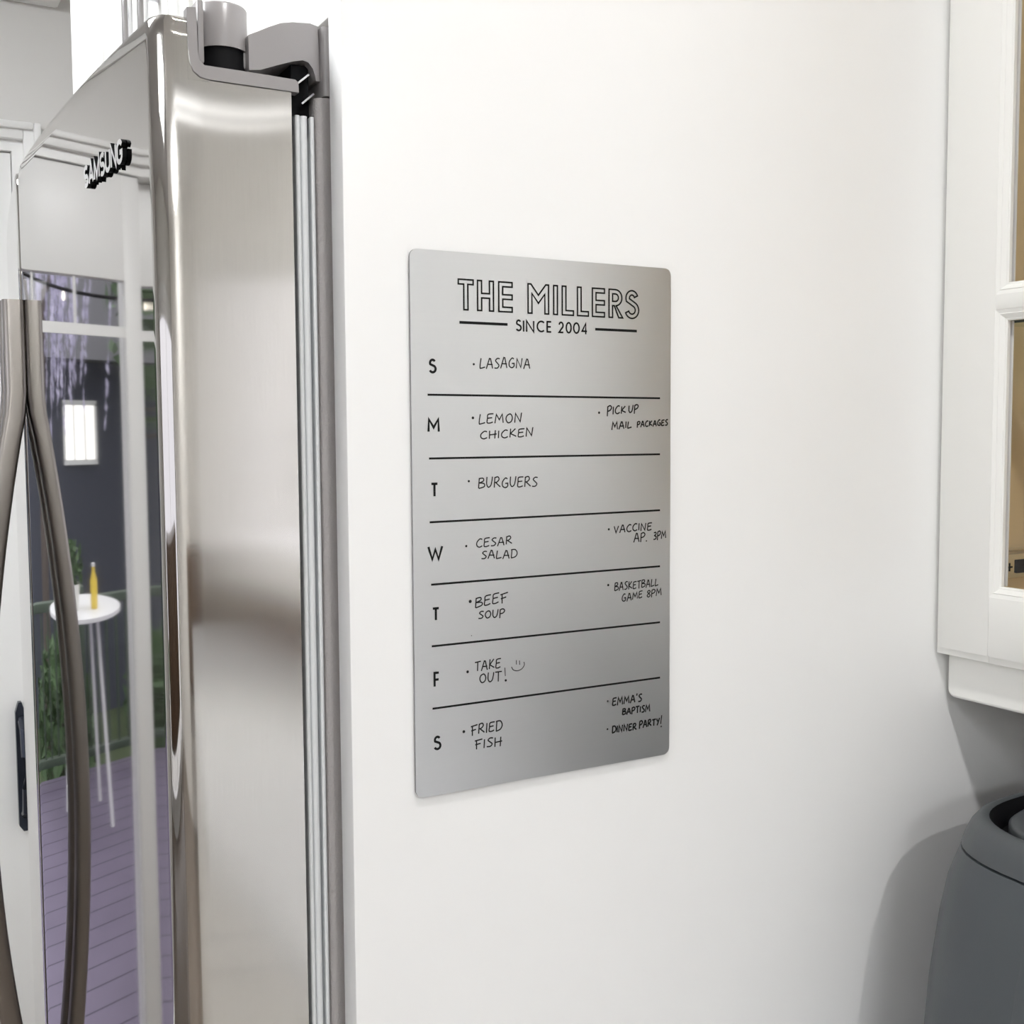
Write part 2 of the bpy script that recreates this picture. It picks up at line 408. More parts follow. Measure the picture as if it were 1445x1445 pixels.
# ---------------------------------------------------------------- refrigerator
t = thing('refrigerator', (0.30, 0.435, 0.0), 'stainless french door refrigerator standing left of the white side panel', 'refrigerator')
fridge = t
YC, XC, RC = 0.450, 0.1177, 3.95
def xfront(y):
    d_ = y - YC
    return XC + d_ * d_ / (2 * RC) if d_ <= 0 else XC + .062 * max(0.0, d_ - .01) + .045 * d_ * d_
YN, YFAR = 0.030, 0.860
c = MB()
def rounded_plan(x0, x1, y0, y1, r, n=6):
    pts = []
    for k in range(n + 1):
        a = math.pi * 1.5 - math.pi / 2 * k / n
        pts.append((x0 + r + r * math.cos(a), y0 + r + r * math.sin(a)))
    pts += [(x0 + r + r * math.cos(math.pi - math.pi / 2 * k / n), y1 - r + r * math.sin(math.pi - math.pi / 2 * k / n)) for k in range(n + 1)]
    pts += [(x1, y1), (x1, y0)]
    return pts
pl = rounded_plan(0.2290, 0.90, YN, YFAR, 0.006)
c.loft([[(x, y, z) for x, y in pl] for z in (0.06, 1.7095)])
c.build('case', M['caseside'], t)
MB().prism(rounded_plan(0.2338, 0.89, YN - .0005, YFAR, 0.004), 'z', 1.7107, 1.7495).build('top_trim', M['greyplastic'], t)
for y in (0.09, 0.78):
    for x in (0.27, 0.85): MB().lathe(x, y, [(0.022, 0.0), (0.022, 0.02), (0.014, 0.025), (0.014, 0.0601)], 20).build('levelling_foot', M['black'], t)

XB, XLIP = 0.2143, 0.1590
ZD0, ZD1, ZTOP = 0.640, 1.7097, 1.7425
def door_plan(y0, y1, xb, r0, r1, n_arc=28, nf=9):
    """plan outline of a door with bowed front, from the back near side round the front to the back far side"""
    out = [(xb + (XLIP - xb) * k / 8.0, y0) for k in range(9)]
    xa = xfront(y0 + r0)
    for k in range(nf):
        a = math.pi * 1.5 - math.pi / 2 * k / nf
        out.append((xa + r0 + r0 * math.cos(a), y0 + r0 + r0 * math.sin(a)))
    for k in range(n_arc + 1):
        y = y0 + r0 + (y1 - r1 - y0 - r0) * k / n_arc
        out.append((xfront(y), y))
    xe = xfront(y1 - r1)
    for k in range(1, nf + 1):
        a = math.pi - math.pi / 2 * k / nf
        out.append((xe + r1 + r1 * math.cos(a), y1 - r1 + r1 * math.sin(a)))
    if out[-1][0] < XLIP - .002: out.append((XLIP, y1))
    else: out[-1] = (max(out[-1][0], XLIP), y1)
    out.append((xb, y1))
    return out
def ringz(plan, z): return [(x, y, z(x, y) if callable(z) else z) for x, y in plan]
def make_door(y0, y1, near, name):
    r0, r1 = (0.014, 0.006) if near else (0.006, 0.014)
    P = door_plan(y0, y1, XB, r0, r1)
    n = len(P); i0, i1 = 8, n - 2                      # the front part P[i0..i1] rises above the end cap
    def drop(y):
        e = (y1 - y) if near else (y - y0)
        rr = 0.022
        return 0.0 if e > rr else rr - math.sqrt(max(rr * rr - (rr - e) ** 2, 0.0))
    w = MB(); vs = []; fs = []
    zs_ = [ZD0, 0.9, 1.2, 1.44, 1.48] + [1.48 + (ZD1 - 1.48) * k / 12 for k in range(1, 13)]
    def flare(x, y, z):                                # the sheet flares very slightly near its top corners
        if z < 1.48 or x < .1535 or abs(y - (y0 if near else y1)) > 1e-6: return y
        u = (x - .1839) / .0304
        return y - (1 if near else -1) * 0.0070 * u * u * (z - 1.48) ** 2
    for z in zs_: vs += [(x, flare(x, y, z), z) for x, y in P]
    for k in range(len(zs_) - 1):
        for i in range(n):
            j = (i + 1) % n
            fs.append((k * n + i, k * n + j, (k + 1) * n + j, (k + 1) * n + i))
    fs.append(tuple(range(n)))
    top = (len(zs_) - 1) * n
    fs.append(tuple([top + i1 + k for k in range(n - i1)] + [top + k for k in range(i0 + 1)]))
    prev = [top + i for i in range(i0, i1 + 1)]; m = len(prev)
    F = P[i0:i1 + 1]
    def inset(dd): return [(x + (dd if x < XLIP - .004 else 0), min(max(y, y0 + dd), y1 - dd)) for x, y in F]
    for pl_, off in ((F, .012), (F, .004), (inset(.0011), .0012), (inset(.004), 0.0)):
        b0 = len(vs); vs += [(x, flare(x, y, ZD1) if x > XLIP - .001 else y, ZTOP - off - drop(y)) for x, y in pl_]
        cur = [b0 + q for q in range(m)]
        for q in range(m): fs.append((prev[q], prev[(q + 1) % m], cur[(q + 1) % m], cur[q]))
        prev = cur
    fs.append(tuple(prev))
    w.add(vs, fs)
    web = [(.1572, 1.7090), (.1572, 1.7265), (.1582, 1.7186), (.1600, 1.7139), (.1634, 1.7112), (.1682, 1.7104), (.1682, 1.7090)]
    w.prism(web, 'y', *((y0 - .00029, y0 + .005) if near else (y1 - .005, y1 + .00029)))   # rounded inner corner under the cap
    o = w.build(name, [M['steel'], M['steelside']], fridge, angle=50)
    for p in o.data.polygons:                       # the flat side of the door is the brushed sheet
        if abs(p.normal.y) > 0.86: p.material_index = 1
    return o
door_r = make_door(YN, 0.4487, True, 'door')
door_l = make_door(0.4513, YFAR, False, 'door')

# grey plastic cap on the top of each door: rim seen from the side + tray
def end_cap(parent, y0, y1, near):
    yn0, yn1 = (y0 - .0012, y0 + .006) if near else (y1 - .006, y1 + .0012)
    w = MB()
    rim = [(0.1572, 1.7462), (0.1620, 1.7468), (0.1626, 1.7240), (0.1634, 1.7195), (0.1660, 1.7172), (0.1900, 1.7172), (0.2165, 1.7168), (0.2183, 1.7155), (0.2185, 1.7100), (0.1680, 1.7100), (0.1635, 1.7108), (0.1600, 1.7135), (0.1583, 1.7180), (0.1573, 1.7260)]
    w.prism(rim, 'y', yn0, yn1)
    w.box(0.1565, 0.1617, y0 + .007, y1 - .012, 1.7100, 1.7440, .001)
    w.box(0.1617, 0.2143, y0 + .007, y1 - .002, 1.7100, 1.7128)
    w.build('end_cap', M['greyplastic'], parent, angle=50)
end_cap(door_r, YN, 0.4487, True)
end_cap(door_l, 0.4513, YFAR, False)

# pale rubber gasket behind each door: two lips with a groove
def gasket(parent, y0, y1):
    w = MB()
    for (xa, xb_) in ((0.2172, 0.2202), (0.2205, 0.2246), (0.2262, 0.2285)):
        r = (xb_ - xa) / 2; xm = (xa + xb_) / 2
        for (s, yy) in ((1, y0), (-1, y1)):
            ring = []
            for k in range(9):
                a = math.pi + math.pi * k / 8
                ring.append((xm + r * math.cos(a), yy + s * (r + r * math.sin(a))))
            ring += [(xb_, yy + s * .012), (xa, yy + s * .012)]
            w.prism(ring, 'z', 0.655, 1.6985)
        w.box(xa, xb_, y0 + .004, y1 - .004, 1.688, 1.6985); w.box(xa, xb_, y0 + .004, y1 - .004, .655, .665)
    w.build('gasket', M['gasket'], parent)
    MB().box(0.2144, 0.2280, y0 + .014, y1 - .014, 0.67, 1.685).build('liner', M['white'], parent)
gasket(door_r, YN + .002, 0.438)
gasket(door_l, 0.452, YFAR - .002)

# long bowed handles
def handle(parent, y, z0, z1, bow):
    w = MB(); xs = xfront(y); rings = []; n = 44
    dx, dy = 0.0085, 0.0088
    for k in range(n + 1):
        tt = k / n; z = z0 + (z1 - z0) * tt
        foot = 0.105
        u = 0 if tt < foot or tt > 1 - foot else (tt - foot) / (1 - 2 * foot)
        cl = bow * (math.sin(math.pi * u) ** 0.9 if 0 < u < 1 else 0)
        # slope for the section tilt is small, keep sections horizontal
        xc = xs - cl - dx + .0006
        e = 0.004 if k in (0, n) else 0.0
        ring = []
        for (sx, sy) in ((1, -1), (1, 1), (-1, 1), (-1, -1)):
            rr = 0.0045
            for j in range(5):
                a0 = {(1, -1): -90, (1, 1): 0, (-1, 1): 90, (-1, -1): 180}[(sx, sy)]
                a = math.radians(a0 + 90 * j / 4)
                ring.append((xc + sx * (dx - rr) + rr * math.cos(a), y + sy * (dy - rr) + rr * math.sin(a), z))
        rings.append(ring)
    w.loft(rings)
    w.build('handle', M['steelhandle'], parent, angle=45)
handle(door_r, 0.4385, 0.800, 1.631, 0.036)
handle(door_l, 0.4700, 0.800, 1.633, 0.036)

# raised chrome lettering on the right door
def arc(cx, cy, rx, ry, a0, a1, n=12):
    return [(cx + rx * math.cos(math.radians(a0 + (a1 - a0) * k / n)), cy + ry * math.sin(math.radians(a0 + (a1 - a0) * k / n))) for k in range(n + 1)]
def S_center(w):
    r = w / 2
    return arc(r, .735, r, .265, 35, 270, 14)[:-1] + arc(r, .25, r, .25, 90, -145, 14)
BADGE = {
    'S': (.62, [S_center(.62)]), 'A': (.72, [[(0, 0), (.36, 1), (.72, 0)], [(.13, .3), (.59, .3)]]),
    'M': (.80, [[(0, 0), (0, 1), (.40, .1), (.80, 1), (.80, 0)]]),
    'U': (.64, [[(0, 1), (0, .32)] + arc(.32, .30, .32, .30, 180, 360, 12) + [(.64, .32), (.64, 1)]]),
    'N': (.66, [[(0, 0), (0, 1), (.66, 0), (.66, 1)]]),
    'G': (.66, [arc(.33, .70, .33, .30, 20, 180, 10) + [(0, .3)] + arc(.33, .30, .33, .30, 180, 360, 10) + [(.66, .46), (.36, .46)]]),
}
def offset_strip(pts, w, closed=False):
    """left and right offsets of a polyline with mitred joints"""
    n = len(pts); L, Rr = [], []
    for i in range(n):
        p = Vector((pts[i][0], pts[i][1]))
        def dirv(a, b):
            d_ = Vector((pts[b][0] - pts[a][0], pts[b][1] - pts[a][1])); return d_.normalized() if d_.length > 1e-9 else Vector((1, 0))
        if closed: d0, d1 = dirv(i - 1, i), dirv(i, (i + 1) % n)
        else:
            d0 = dirv(i - 1, i) if i > 0 else dirv(0, 1)
            d1 = dirv(i, i + 1) if i < n - 1 else dirv(n - 2, n - 1)
        n0, n1 = Vector((-d0.y, d0.x)), Vector((-d1.y, d1.x))
        m = n0 + n1
        if m.length < 1e-3: m = n0
        m.normalize(); s = 1.0 / max(0.45, m.dot(n0))
        L.append(p + m * (w / 2 * s)); Rr.append(p - m * (w / 2 * s))
    return L, Rr
def slab(w, pts, wd, put, depth, mi_top=0, mi_side=1):
    """a solid pen stroke: put(u, v, h) -> world"""
    L, Rr = offset_strip(pts, wd); n = len(pts)
    vs = [put(p.x, p.y, depth) for p in L] + [put(p.x, p.y, depth) for p in Rr] + [put(p.x, p.y, 0) for p in L] + [put(p.x, p.y, 0) for p in Rr]
    top = [(i, i + 1, n + i + 1, n + i) for i in range(n - 1)]
    side = [(i, 2 * n + i, 2 * n + i + 1, i + 1) for i in range(n - 1)] + [(n + i, n + i + 1, 3 * n + i + 1, 3 * n + i) for i in range(n - 1)]
    side += [(0, n, 3 * n, 2 * n), (n - 1, 3 * n - 1, 4 * n - 1, 2 * n - 1)]
    w.add(vs, top, mi_top); w.add(vs, side, mi_side)
BY1, BY0, BZ, BH = 0.1665, 0.0830, 1.6745, 0.0112      # far end, near end, baseline, cap height
word = 'SAMSUNG'; gap = .24
tot = sum(BADGE[ch][0] for ch in word) + gap * (len(word) - 1)
sc = (BY1 - BY0) / tot
pen = 0.0
for ch in word:
    wd, strokes = BADGE[ch]; w = MB()
    def put(u, v, hgt, pen=pen):
        y = BY1 - (pen + u) * sc                          # reads from the far end towards the camera
        return (xfront(y) - 0.0003 - hgt, y, BZ + v * BH)
    # strokes are widened in true millimetres
    for s in strokes:
        q = [(u * sc, v * BH) for u, v in s]
        slab(w, q, 0.0029, lambda a, b_, h_: put(a / sc, b_ / BH, h_), .0024)
    w.build('badge_letter', [M['chrome'], M['black']], door_r, smooth=False)
    pen += wd + gap

# hinge cover moulding on the case top, with the round boss over the hinge pin
def hinge_cover(sy, y0):
    Y = lambda v: y0 + sy * v
    w = MB()
    hump = [(0.1925, 1.7395), (0.1975, 1.7420), (0.2040, 1.7455), (0.2110, 1.7488), (0.2180, 1.7505), (0.2283, 1.7515), (0.2330, 1.7505), (0.2337, 1.7201), (0.2312, 1.7201), (0.2308, 1.7228), (0.2296, 1.7265), (0.2270, 1.7296), (0.2237, 1.7304), (0.2180, 1.7290), (0.2090, 1.7256), (0.1990, 1.7215), (0.1925, 1.7205)]
    w.prism(hump, 'y', Y(.006), Y(.075))
    w.lathe(0.1815, Y(.020), [(0.0132, 1.7319), (0.0140, 1.7316), (0.0140, 1.7545), (0.0132, 1.7556), (0.0120, 1.7560)], 36)
    w.box(0.1640, 0.1925, min(Y(.020), Y(.060)), max(Y(.020), Y(.060)), 1.7300, 1.7520, .002)
    w.box(0.1900, 0.1975, min(Y(.012), Y(.070)), max(Y(.012), Y(.070)), 1.7225, 1.7405, .0015)
    w.box(0.1640, 0.1675, min(Y(.004), Y(.030)), max(Y(.004), Y(.030)), 1.7200, 1.7535, .001)
    hc = w.build('hinge_cover', M['greyplastic'], fridge, angle=40)
    a = MB()
    a.box(0.196, 0.232, min(Y(.022), Y(.070)), max(Y(.022), Y(.070)), 1.7135, 1.7165)
    a.lathe(0.1815, Y(.0205), [(0.0130, 1.7165), (0.0130, 1.7318)], 30)  # black plug standing in for the shaded hollow under the boss
    a.build('hinge_arm_and_shade', M['black'], hc)
    e = MB()
    for (p, q) in (((0.2190, 1.7160), (0.2262, 1.7222)), ((0.2218, 1.7055), (0.2290, 1.7120))):
        dx_, dz_ = q[0] - p[0], q[1] - p[1]; L_ = math.hypot(dx_, dz_); nx, nz_ = -dz_ / L_ * .0005, dx_ / L_ * .0005
        e.prism([(p[0] + nx, p[1] + nz_), (q[0] + nx, q[1] + nz_), (q[0] - nx, q[1] - nz_), (p[0] - nx, p[1] - nz_)], 'y', Y(.0035), Y(.030))
    e.build('hinge_plate', M['chrome'], hc, smooth=False)
    MB().box(0.2186, 0.2288, min(Y(.012), Y(.05)), max(Y(.012), Y(.05)), 1.7000, 1.7290).build('hinge_shade_block', M['black'], hc)  # black block standing in for shade inside the hinge recess
hinge_cover(1, YN)
hinge_cover(-1, YFAR)

# freezer drawer below
w = MB()
P = door_plan(YN, YFAR, XB, 0.012, 0.012, 48)
w.loft([ringz(P, z) for z in (0.075, 0.35, 0.630)])
dr = w.build('freezer_drawer', [M['steel'], M['steelside']], fridge, angle=40)
for p in dr.data.polygons:
    if abs(p.normal.y) > 0.80: p.material_index = 1
w = MB()
pts = [(xfront(.10), .10, .56)] + [(xfront(.10 + .66 * k / 16) - .045 * math.sin(math.pi * (0.15 + .7 * k / 16)), .10 + .66 * k / 16, .56) for k in range(1, 16)] + [(xfront(.76), .76, .56)]
w.tube(pts, 0.011, 12)
w.build('handle', M['steelhandle'], dr)

# ---------------------------------------------------------------- silver weekly planner on the panel
U0, V0, BW, BHT = 0.2708, 1.3063, 0.1838, 0.3172
t = thing('weekly_planner', (U0 + BW / 2, 0.0, V0), 'brushed silver magnetic weekly planner with handwritten meals on the white side panel', 'message board')
plan_ = t
def rrect(x0, x1, z0, z1, r, n=6):
    out = []
    for (cx_, cz_, a0) in ((x1 - r, z0 + r, -90), (x1 - r, z1 - r, 0), (x0 + r, z1 - r, 90), (x0 + r, z0 + r, 180)):
        for k in range(n + 1):
            a = math.radians(a0 + 90 * k / n); out.append((cx_ + r * math.cos(a), cz_ + r * math.sin(a)))
    return out
w = MB()
R0 = rrect(U0, U0 + BW, V0, V0 + BHT, .0048)
R1 = rrect(U0 + .0004, U0 + BW - .0004, V0 + .0004, V0 + BHT - .0004, .0045)
YFACE = -0.0026
w.loft([[(x, -.0013, z) for x, z in R0], [(x, YFACE, z) for x, z in R0]], cap1=False, mi=1)
w.add([(x, YFACE, z) for x, z in R0], [tuple(range(len(R0)))], 0)
w.build('plate', [M['board'], M['boardedge']], t, angle=30)
w = MB()
R2 = rrect(U0 + .002, U0 + BW - .002, V0 + .002, V0 + BHT - .002, .004)
w.prism(R2, 'y', -.0013, -.0001)
w.build('magnet_backing', M['darkpl'], t)
YI = YFACE - 0.00012
def pt(u, v): return (U0 + u / 1000.0, YI, V0 + v / 1000.0)
def ribbon(w, pts, wd, closed=False):
    L, Rr = offset_strip(pts, wd, closed); n = len(pts)
    vs = [pt(p.x, p.y) for p in L] + [pt(p.x, p.y) for p in Rr]
    m = n if closed else n - 1
    w.add(vs, [(i, (i + 1) % n, n + (i + 1) % n, n + i) for i in range(m)])
def disc(w, u, v, r, n=12, sx=1.0):
    w.add([pt(u + sx * r * math.cos(2 * math.pi * k / n), v + r * math.sin(2 * math.pi * k / n)) for k in range(n)], [tuple(range(n))])
def spline(p, n=5):
    out = []
    for i in range(len(p) - 1):
        a, b_, c_, d_ = p[max(i - 1, 0)], p[i], p[i + 1], p[min(i + 2, len(p) - 1)]
        for k in range(n):
            s = k / n
            out.append(tuple(0.5 * (2 * b_[j] + (c_[j] - a[j]) * s + (2 * a[j] - 5 * b_[j] + 4 * c_[j] - d_[j]) * s * s + (3 * b_[j] - a[j] - 3 * c_[j] + d_[j]) * s ** 3) for j in (0, 1)))
    out.append(p[-1]); return out

# title in outlined capitals
# title
TITLE = [('T', 30.12, 40.79), ('H', 42.67, 54.21), ('E', 56.79, 66.82), ('M', 76.8, 92.14), ('I', 94.77, 98.42), ('L', 100.86, 109.89), ('L', 111.85, 120.81), ('E', 122.81, 132.76), ('R', 135.22, 146.53), ('S', 147.4, 158.8)] # base v 284.11 284.16 top 301.87 301.17 (152.83, 301.51) (152.86, 283.57)
SUBTITLE = [('S', 68.59, 72.8), ('I', 73.68, 74.67), ('N', 75.65, 81.59), ('C', 83.08, 89.18), ('E', 90.08, 93.91), ('2', 98.48, 102.56), ('0', 103.68, 108.21), ('0', 109.03, 114.01), ('4', 115.15, 119.75)] # v 273.16 273.25 279.99 280.25
BARS = [(31.15, 276.97), (63.09, 276.94), (125.33, 276.37), (156.94, 276.59)] # 1.64
DAYS = [('S', 11.0, 16.22, 247.03, 255.56), ('M', 9.91, 17.81, 213.03, 221.5), ('T', 11.34, 16.6, 175.7, 184.32), ('W', 8.99, 19.23, 138.97, 147.86), ('T', 11.36, 16.62, 103.39, 111.68), ('F', 12.0, 16.17, 64.91, 73.64), ('S', 11.45, 16.7, 26.85, 35.56)]
RULES = [((10.22, 234.88), (175.28, 234.3)), ((10.66, 198.3), (175.42, 198.26)), ((10.66, 161.44), (175.55, 161.96)), ((11.12, 125.07), (175.69, 125.4)), ((11.13, 88.87), (175.83, 88.58)), ((11.14, 51.96), (175.97, 51.96))] # th 1.09

TZ0, TZ1, TH, TO = 284.3, 301.6, 3.65, 0.98        # base, cap line, stroke width, outline width
def mono(x0, x1, ch):
    """outline polygons (list of closed loops) of one outlined capital, u from x0 to x1"""
    a, b_, z0, z1, s = x0 + TO / 2, x1 - TO / 2, TZ0, TZ1, TH - TO
    mz = (z0 + z1) / 2; hs = s / 2; xm = (a + b_) / 2
    if ch == 'T': return [[(a, z1), (b_, z1), (b_, z1 - s), (xm + hs, z1 - s), (xm + hs, z0), (xm - hs, z0), (xm - hs, z1 - s), (a, z1 - s)]]
    if ch == 'H': return [[(a, z0), (a + s, z0), (a + s, mz - hs), (b_ - s, mz - hs), (b_ - s, z0), (b_, z0), (b_, z1), (b_ - s, z1), (b_ - s, mz + hs), (a + s, mz + hs), (a + s, z1), (a, z1)]]
    if ch == 'E': return [[(a, z0), (b_, z0), (b_, z0 + s), (a + s, z0 + s), (a + s, mz - hs), (b_, mz - hs), (b_, mz + hs), (a + s, mz + hs), (a + s, z1 - s), (b_, z1 - s), (b_, z1), (a, z1)]]
    if ch == 'I': return [[(a, z0), (b_, z0), (b_, z1), (a, z1)]]
    if ch == 'L': return [[(a, z0), (b_, z0), (b_, z0 + s), (a + s, z0 + s), (a + s, z1), (a, z1)]]
    if ch == 'M':
        q = 11.2
        return [[(a, z0), (a + s, z0), (a + s, z1 - 5.6), (xm, z1 - q), (b_ - s, z1 - 5.6), (b_ - s, z0), (b_, z0), (b_, z1), (b_ - s * .75, z1), (xm, z1 - 6.4), (a + s * .75, z1), (a, z1)]]
    if ch == 'R':
        bw = b_ - .6; ro = (z1 - mz + hs) / 2; yc = z1 - ro; xr = bw - ro
        out = [(a, z0), (a + s, z0), (a + s, mz - hs), (a + s + 1.3, mz - hs), (b_ - s * 1.15, z0), (b_, z0), (xr + .6, mz - hs)]
        out += arc(xr, yc, ro, ro, -75, 90, 12) + [(a, z1)]
        ri = ro - s
        inn = [(a + s, mz + hs)] + arc(xr, yc, ri, ri, -90, 90, 10) + [(a + s, z1 - s)]
        return [out, inn]
    if ch == 'S':
        wd_ = b_ - a - s; r1, r2 = (z1 - z0 - s) * .235, (z1 - z0 - s) * .265
        ctop, cbot = z1 - hs - r1, z0 + hs + r2
        c_ = arc(xm, ctop, wd_ * .42, r1, 20, 200, 14) + arc(xm, cbot, wd_ * .5, r2, 62, -160, 18)
        L, Rr = offset_strip(c_, s)
        return [[tuple(p) for p in L] + [tuple(p) for p in reversed(Rr)]]
w = MB()
for ch, x0, x1 in TITLE:
    for loop in mono(x0, x1, ch): ribbon(w, loop, TO, True)
w.build('title_lettering', M['ink'], t, smooth=False)

# printed plain capitals
def S_print(wd_): return arc(wd_ / 2, .75, wd_ * .42, .25, 30, 205, 12) + arc(wd_ / 2, .27, wd_ / 2, .27, 62, -155, 16)
PRINT = {
    'S': [S_print(1)], 'I': [[(.5, 0), (.5, 1)]], 'N': [[(0, 0), (0, 1), (1, 0), (1, 1)]],
    'C': [arc(.56, .5, .56, .5, 48, 312, 18)], 'E': [[(1, 1), (0, 1), (0, 0), (1, 0)], [(0, .5), (.92, .5)]],
    '2': [arc(.48, .70, .46, .30, 170, -35, 12) + [(0, 0), (1, 0)]], '0': [arc(.5, .5, .5, .5, 0, 360, 24)],
    '4': [[(.75, 0), (.75, 1), (0, .28), (1, .28)]], 'M': [[(0, 0), (0.04, 1), (.5, .33), (.96, 1), (1, 0)]],
    'T': [[(0, 1), (1, 1)], [(.5, 1), (.5, 0)]], 'W': [[(0, 1), (.27, 0), (.5, .78), (.73, 0), (1, 1)]],
    'F': [[(1, 1), (0, 1), (0, 0)], [(0, .5), (.95, .5)]],
}
def put_print(w, ch, x0, x1, z0, z1, th):
    for s in PRINT[ch]:
        q = [(x0 + th / 2 + (x1 - x0 - th) * u, z0 + (th / 2 if ch in 'SC02EMWT' else 0) + (z1 - z0 - th * (1 if ch in 'SC02EMWT' else .5)) * v) for u, v in s]
        ribbon(w, q, th)
w = MB()
for ch, x0, x1 in SUBTITLE: put_print(w, ch, x0 if ch != 'I' else x0 - .2, x1, 273.1, 280.2, 1.05)
w.build('subtitle_lettering', M['ink'], t, smooth=False)
for (a, b_, v) in ((31.15, 63.09, 276.9), (125.33, 156.94, 276.5)):
    w = MB(); ribbon(w, [(a, v), (b_, v)], 1.6); w.build('title_bar', M['ink'], t, smooth=False)
for ch, x0, x1, z0, z1 in DAYS:
    w = MB(); put_print(w, ch, x0, x1, z0, z1, 1.4); w.build('day_letter', M['ink'], t, smooth=False)
for (p, q) in RULES:
    w = MB(); ribbon(w, [p, q], 1.2); w.build('ruled_line', M['ink'], t, smooth=False)

# handwriting: pen strokes on a unit cap height, 's' = smooth
HAND = {
    'A': (.72, [('l', [(0, -.08), (.30, .98), (.42, .95), (.70, -.05)]), ('l', [(.10, .38), (.68, .36)])]),
    'B': (.62, [('l', [(.05, .98), (.02, -.02)]), ('s', [(.0, .95), (.42, .98), (.48, .72), (.06, .52)]), ('s', [(.06, .52), (.55, .45), (.58, .15), (.05, -.02)])]),
    'C': (.62, [('s', [(.60, .92), (.35, 1.0), (.06, .62), (.08, .2), (.34, .0), (.64, .14)])]),
    'D': (.66, [('l', [(.08, 1.0), (.06, -.03)]), ('s', [(-.02, .96), (.45, .98), (.68, .55), (.50, .12), (.02, -.04)])]),
    'E': (.58, [('s', [(.60, .98), (.10, .92), (.06, .5), (.04, .06), (.30, .0), (.58, .1)]), ('l', [(.06, .52), (.50, .56)])]),
    'F': (.62, [('l', [(.12, .92), (.16, -.1)]), ('l', [(-.04, .88), (.66, 1.02)]), ('l', [(.02, .44), (.52, .54)])]),
    'G': (.66, [('s', [(.55, .9), (.34, 1.0), (.06, .62), (.08, .18), (.36, .0), (.60, .14), (.60, .42)]), ('l', [(.34, .44), (.66, .46)])]),
    'H': (.66, [('l', [(.05, 1.0), (.06, -.02)]), ('l', [(.58, 1.02), (.56, -.02)]), ('l', [(.02, .46), (.72, .54)])]),
    'I': (.14, [('l', [(.07, .98), (.06, .0)])]),
    'K': (.62, [('l', [(.08, 1.0), (.05, -.04)]), ('l', [(.54, .98), (.08, .42), (.64, .06)])]),
    'L': (.56, [('s', [(.10, 1.02), (.04, .45), (.04, .04), (.14, .0), (.58, .12)])]),
    'M': (.84, [('l', [(.02, -.05), (.12, .96), (.42, .34), (.68, .98), (.80, -.02)])]),
    'N': (.72, [('l', [(.04, -.05), (.08, .96), (.56, .04), (.66, 1.02)])]),
    'O': (.68, [('s', [(.42, 1.0), (.14, .82), (.04, .42), (.24, .02), (.54, .14), (.64, .56), (.50, .92), (.34, .98)])]),
    'P': (.56, [('l', [(.06, .96), (.04, -.16)]), ('s', [(.0, .88), (.34, 1.02), (.56, .80), (.40, .50), (.06, .40)])]),
    'R': (.64, [('l', [(.06, .96), (.04, -.04)]), ('s', [(.0, .90), (.36, 1.0), (.50, .76), (.30, .50), (.08, .46)]), ('l', [(.16, .46), (.66, .02)])]),
    'S': (.54, [('s', [(.56, .96), (.30, 1.0), (.10, .78), (.30, .54), (.50, .30), (.34, .04), (.0, .04)])]),
    'T': (.60, [('l', [(-.04, .94), (.66, 1.0)]), ('l', [(.30, .96), (.32, -.04)])]),
    'U': (.62, [('s', [(.04, 1.0), (.04, .32), (.22, .0), (.46, .16), (.56, .6), (.60, 1.02)])]),
    'V': (.60, [('l', [(.0, 1.0), (.28, .0), (.58, 1.0)])]),
    'Y': (.58, [('l', [(.04, 1.0), (.26, .52)]), ('l', [(.60, 1.04), (.20, -.10)])]),
    'W': (.9, [('l', [(0, 1), (.22, 0), (.44, .7), (.66, 0), (.9, 1)])]),
    "'": (.16, [('l', [(.10, 1.2), (.04, .88)])]), '.': (.12, [('d', [(.06, .03)])]),
    '3': (.52, [('s', [(.04, .92), (.34, 1.0), (.46, .76), (.18, .54), (.48, .38), (.40, .06), (.02, .02)])]),
    '8': (.52, [('s', [(.30, .52), (.06, .76), (.28, 1.0), (.48, .78), (.24, .5), (.04, .2), (.26, .0), (.50, .22), (.30, .52)])]),
}
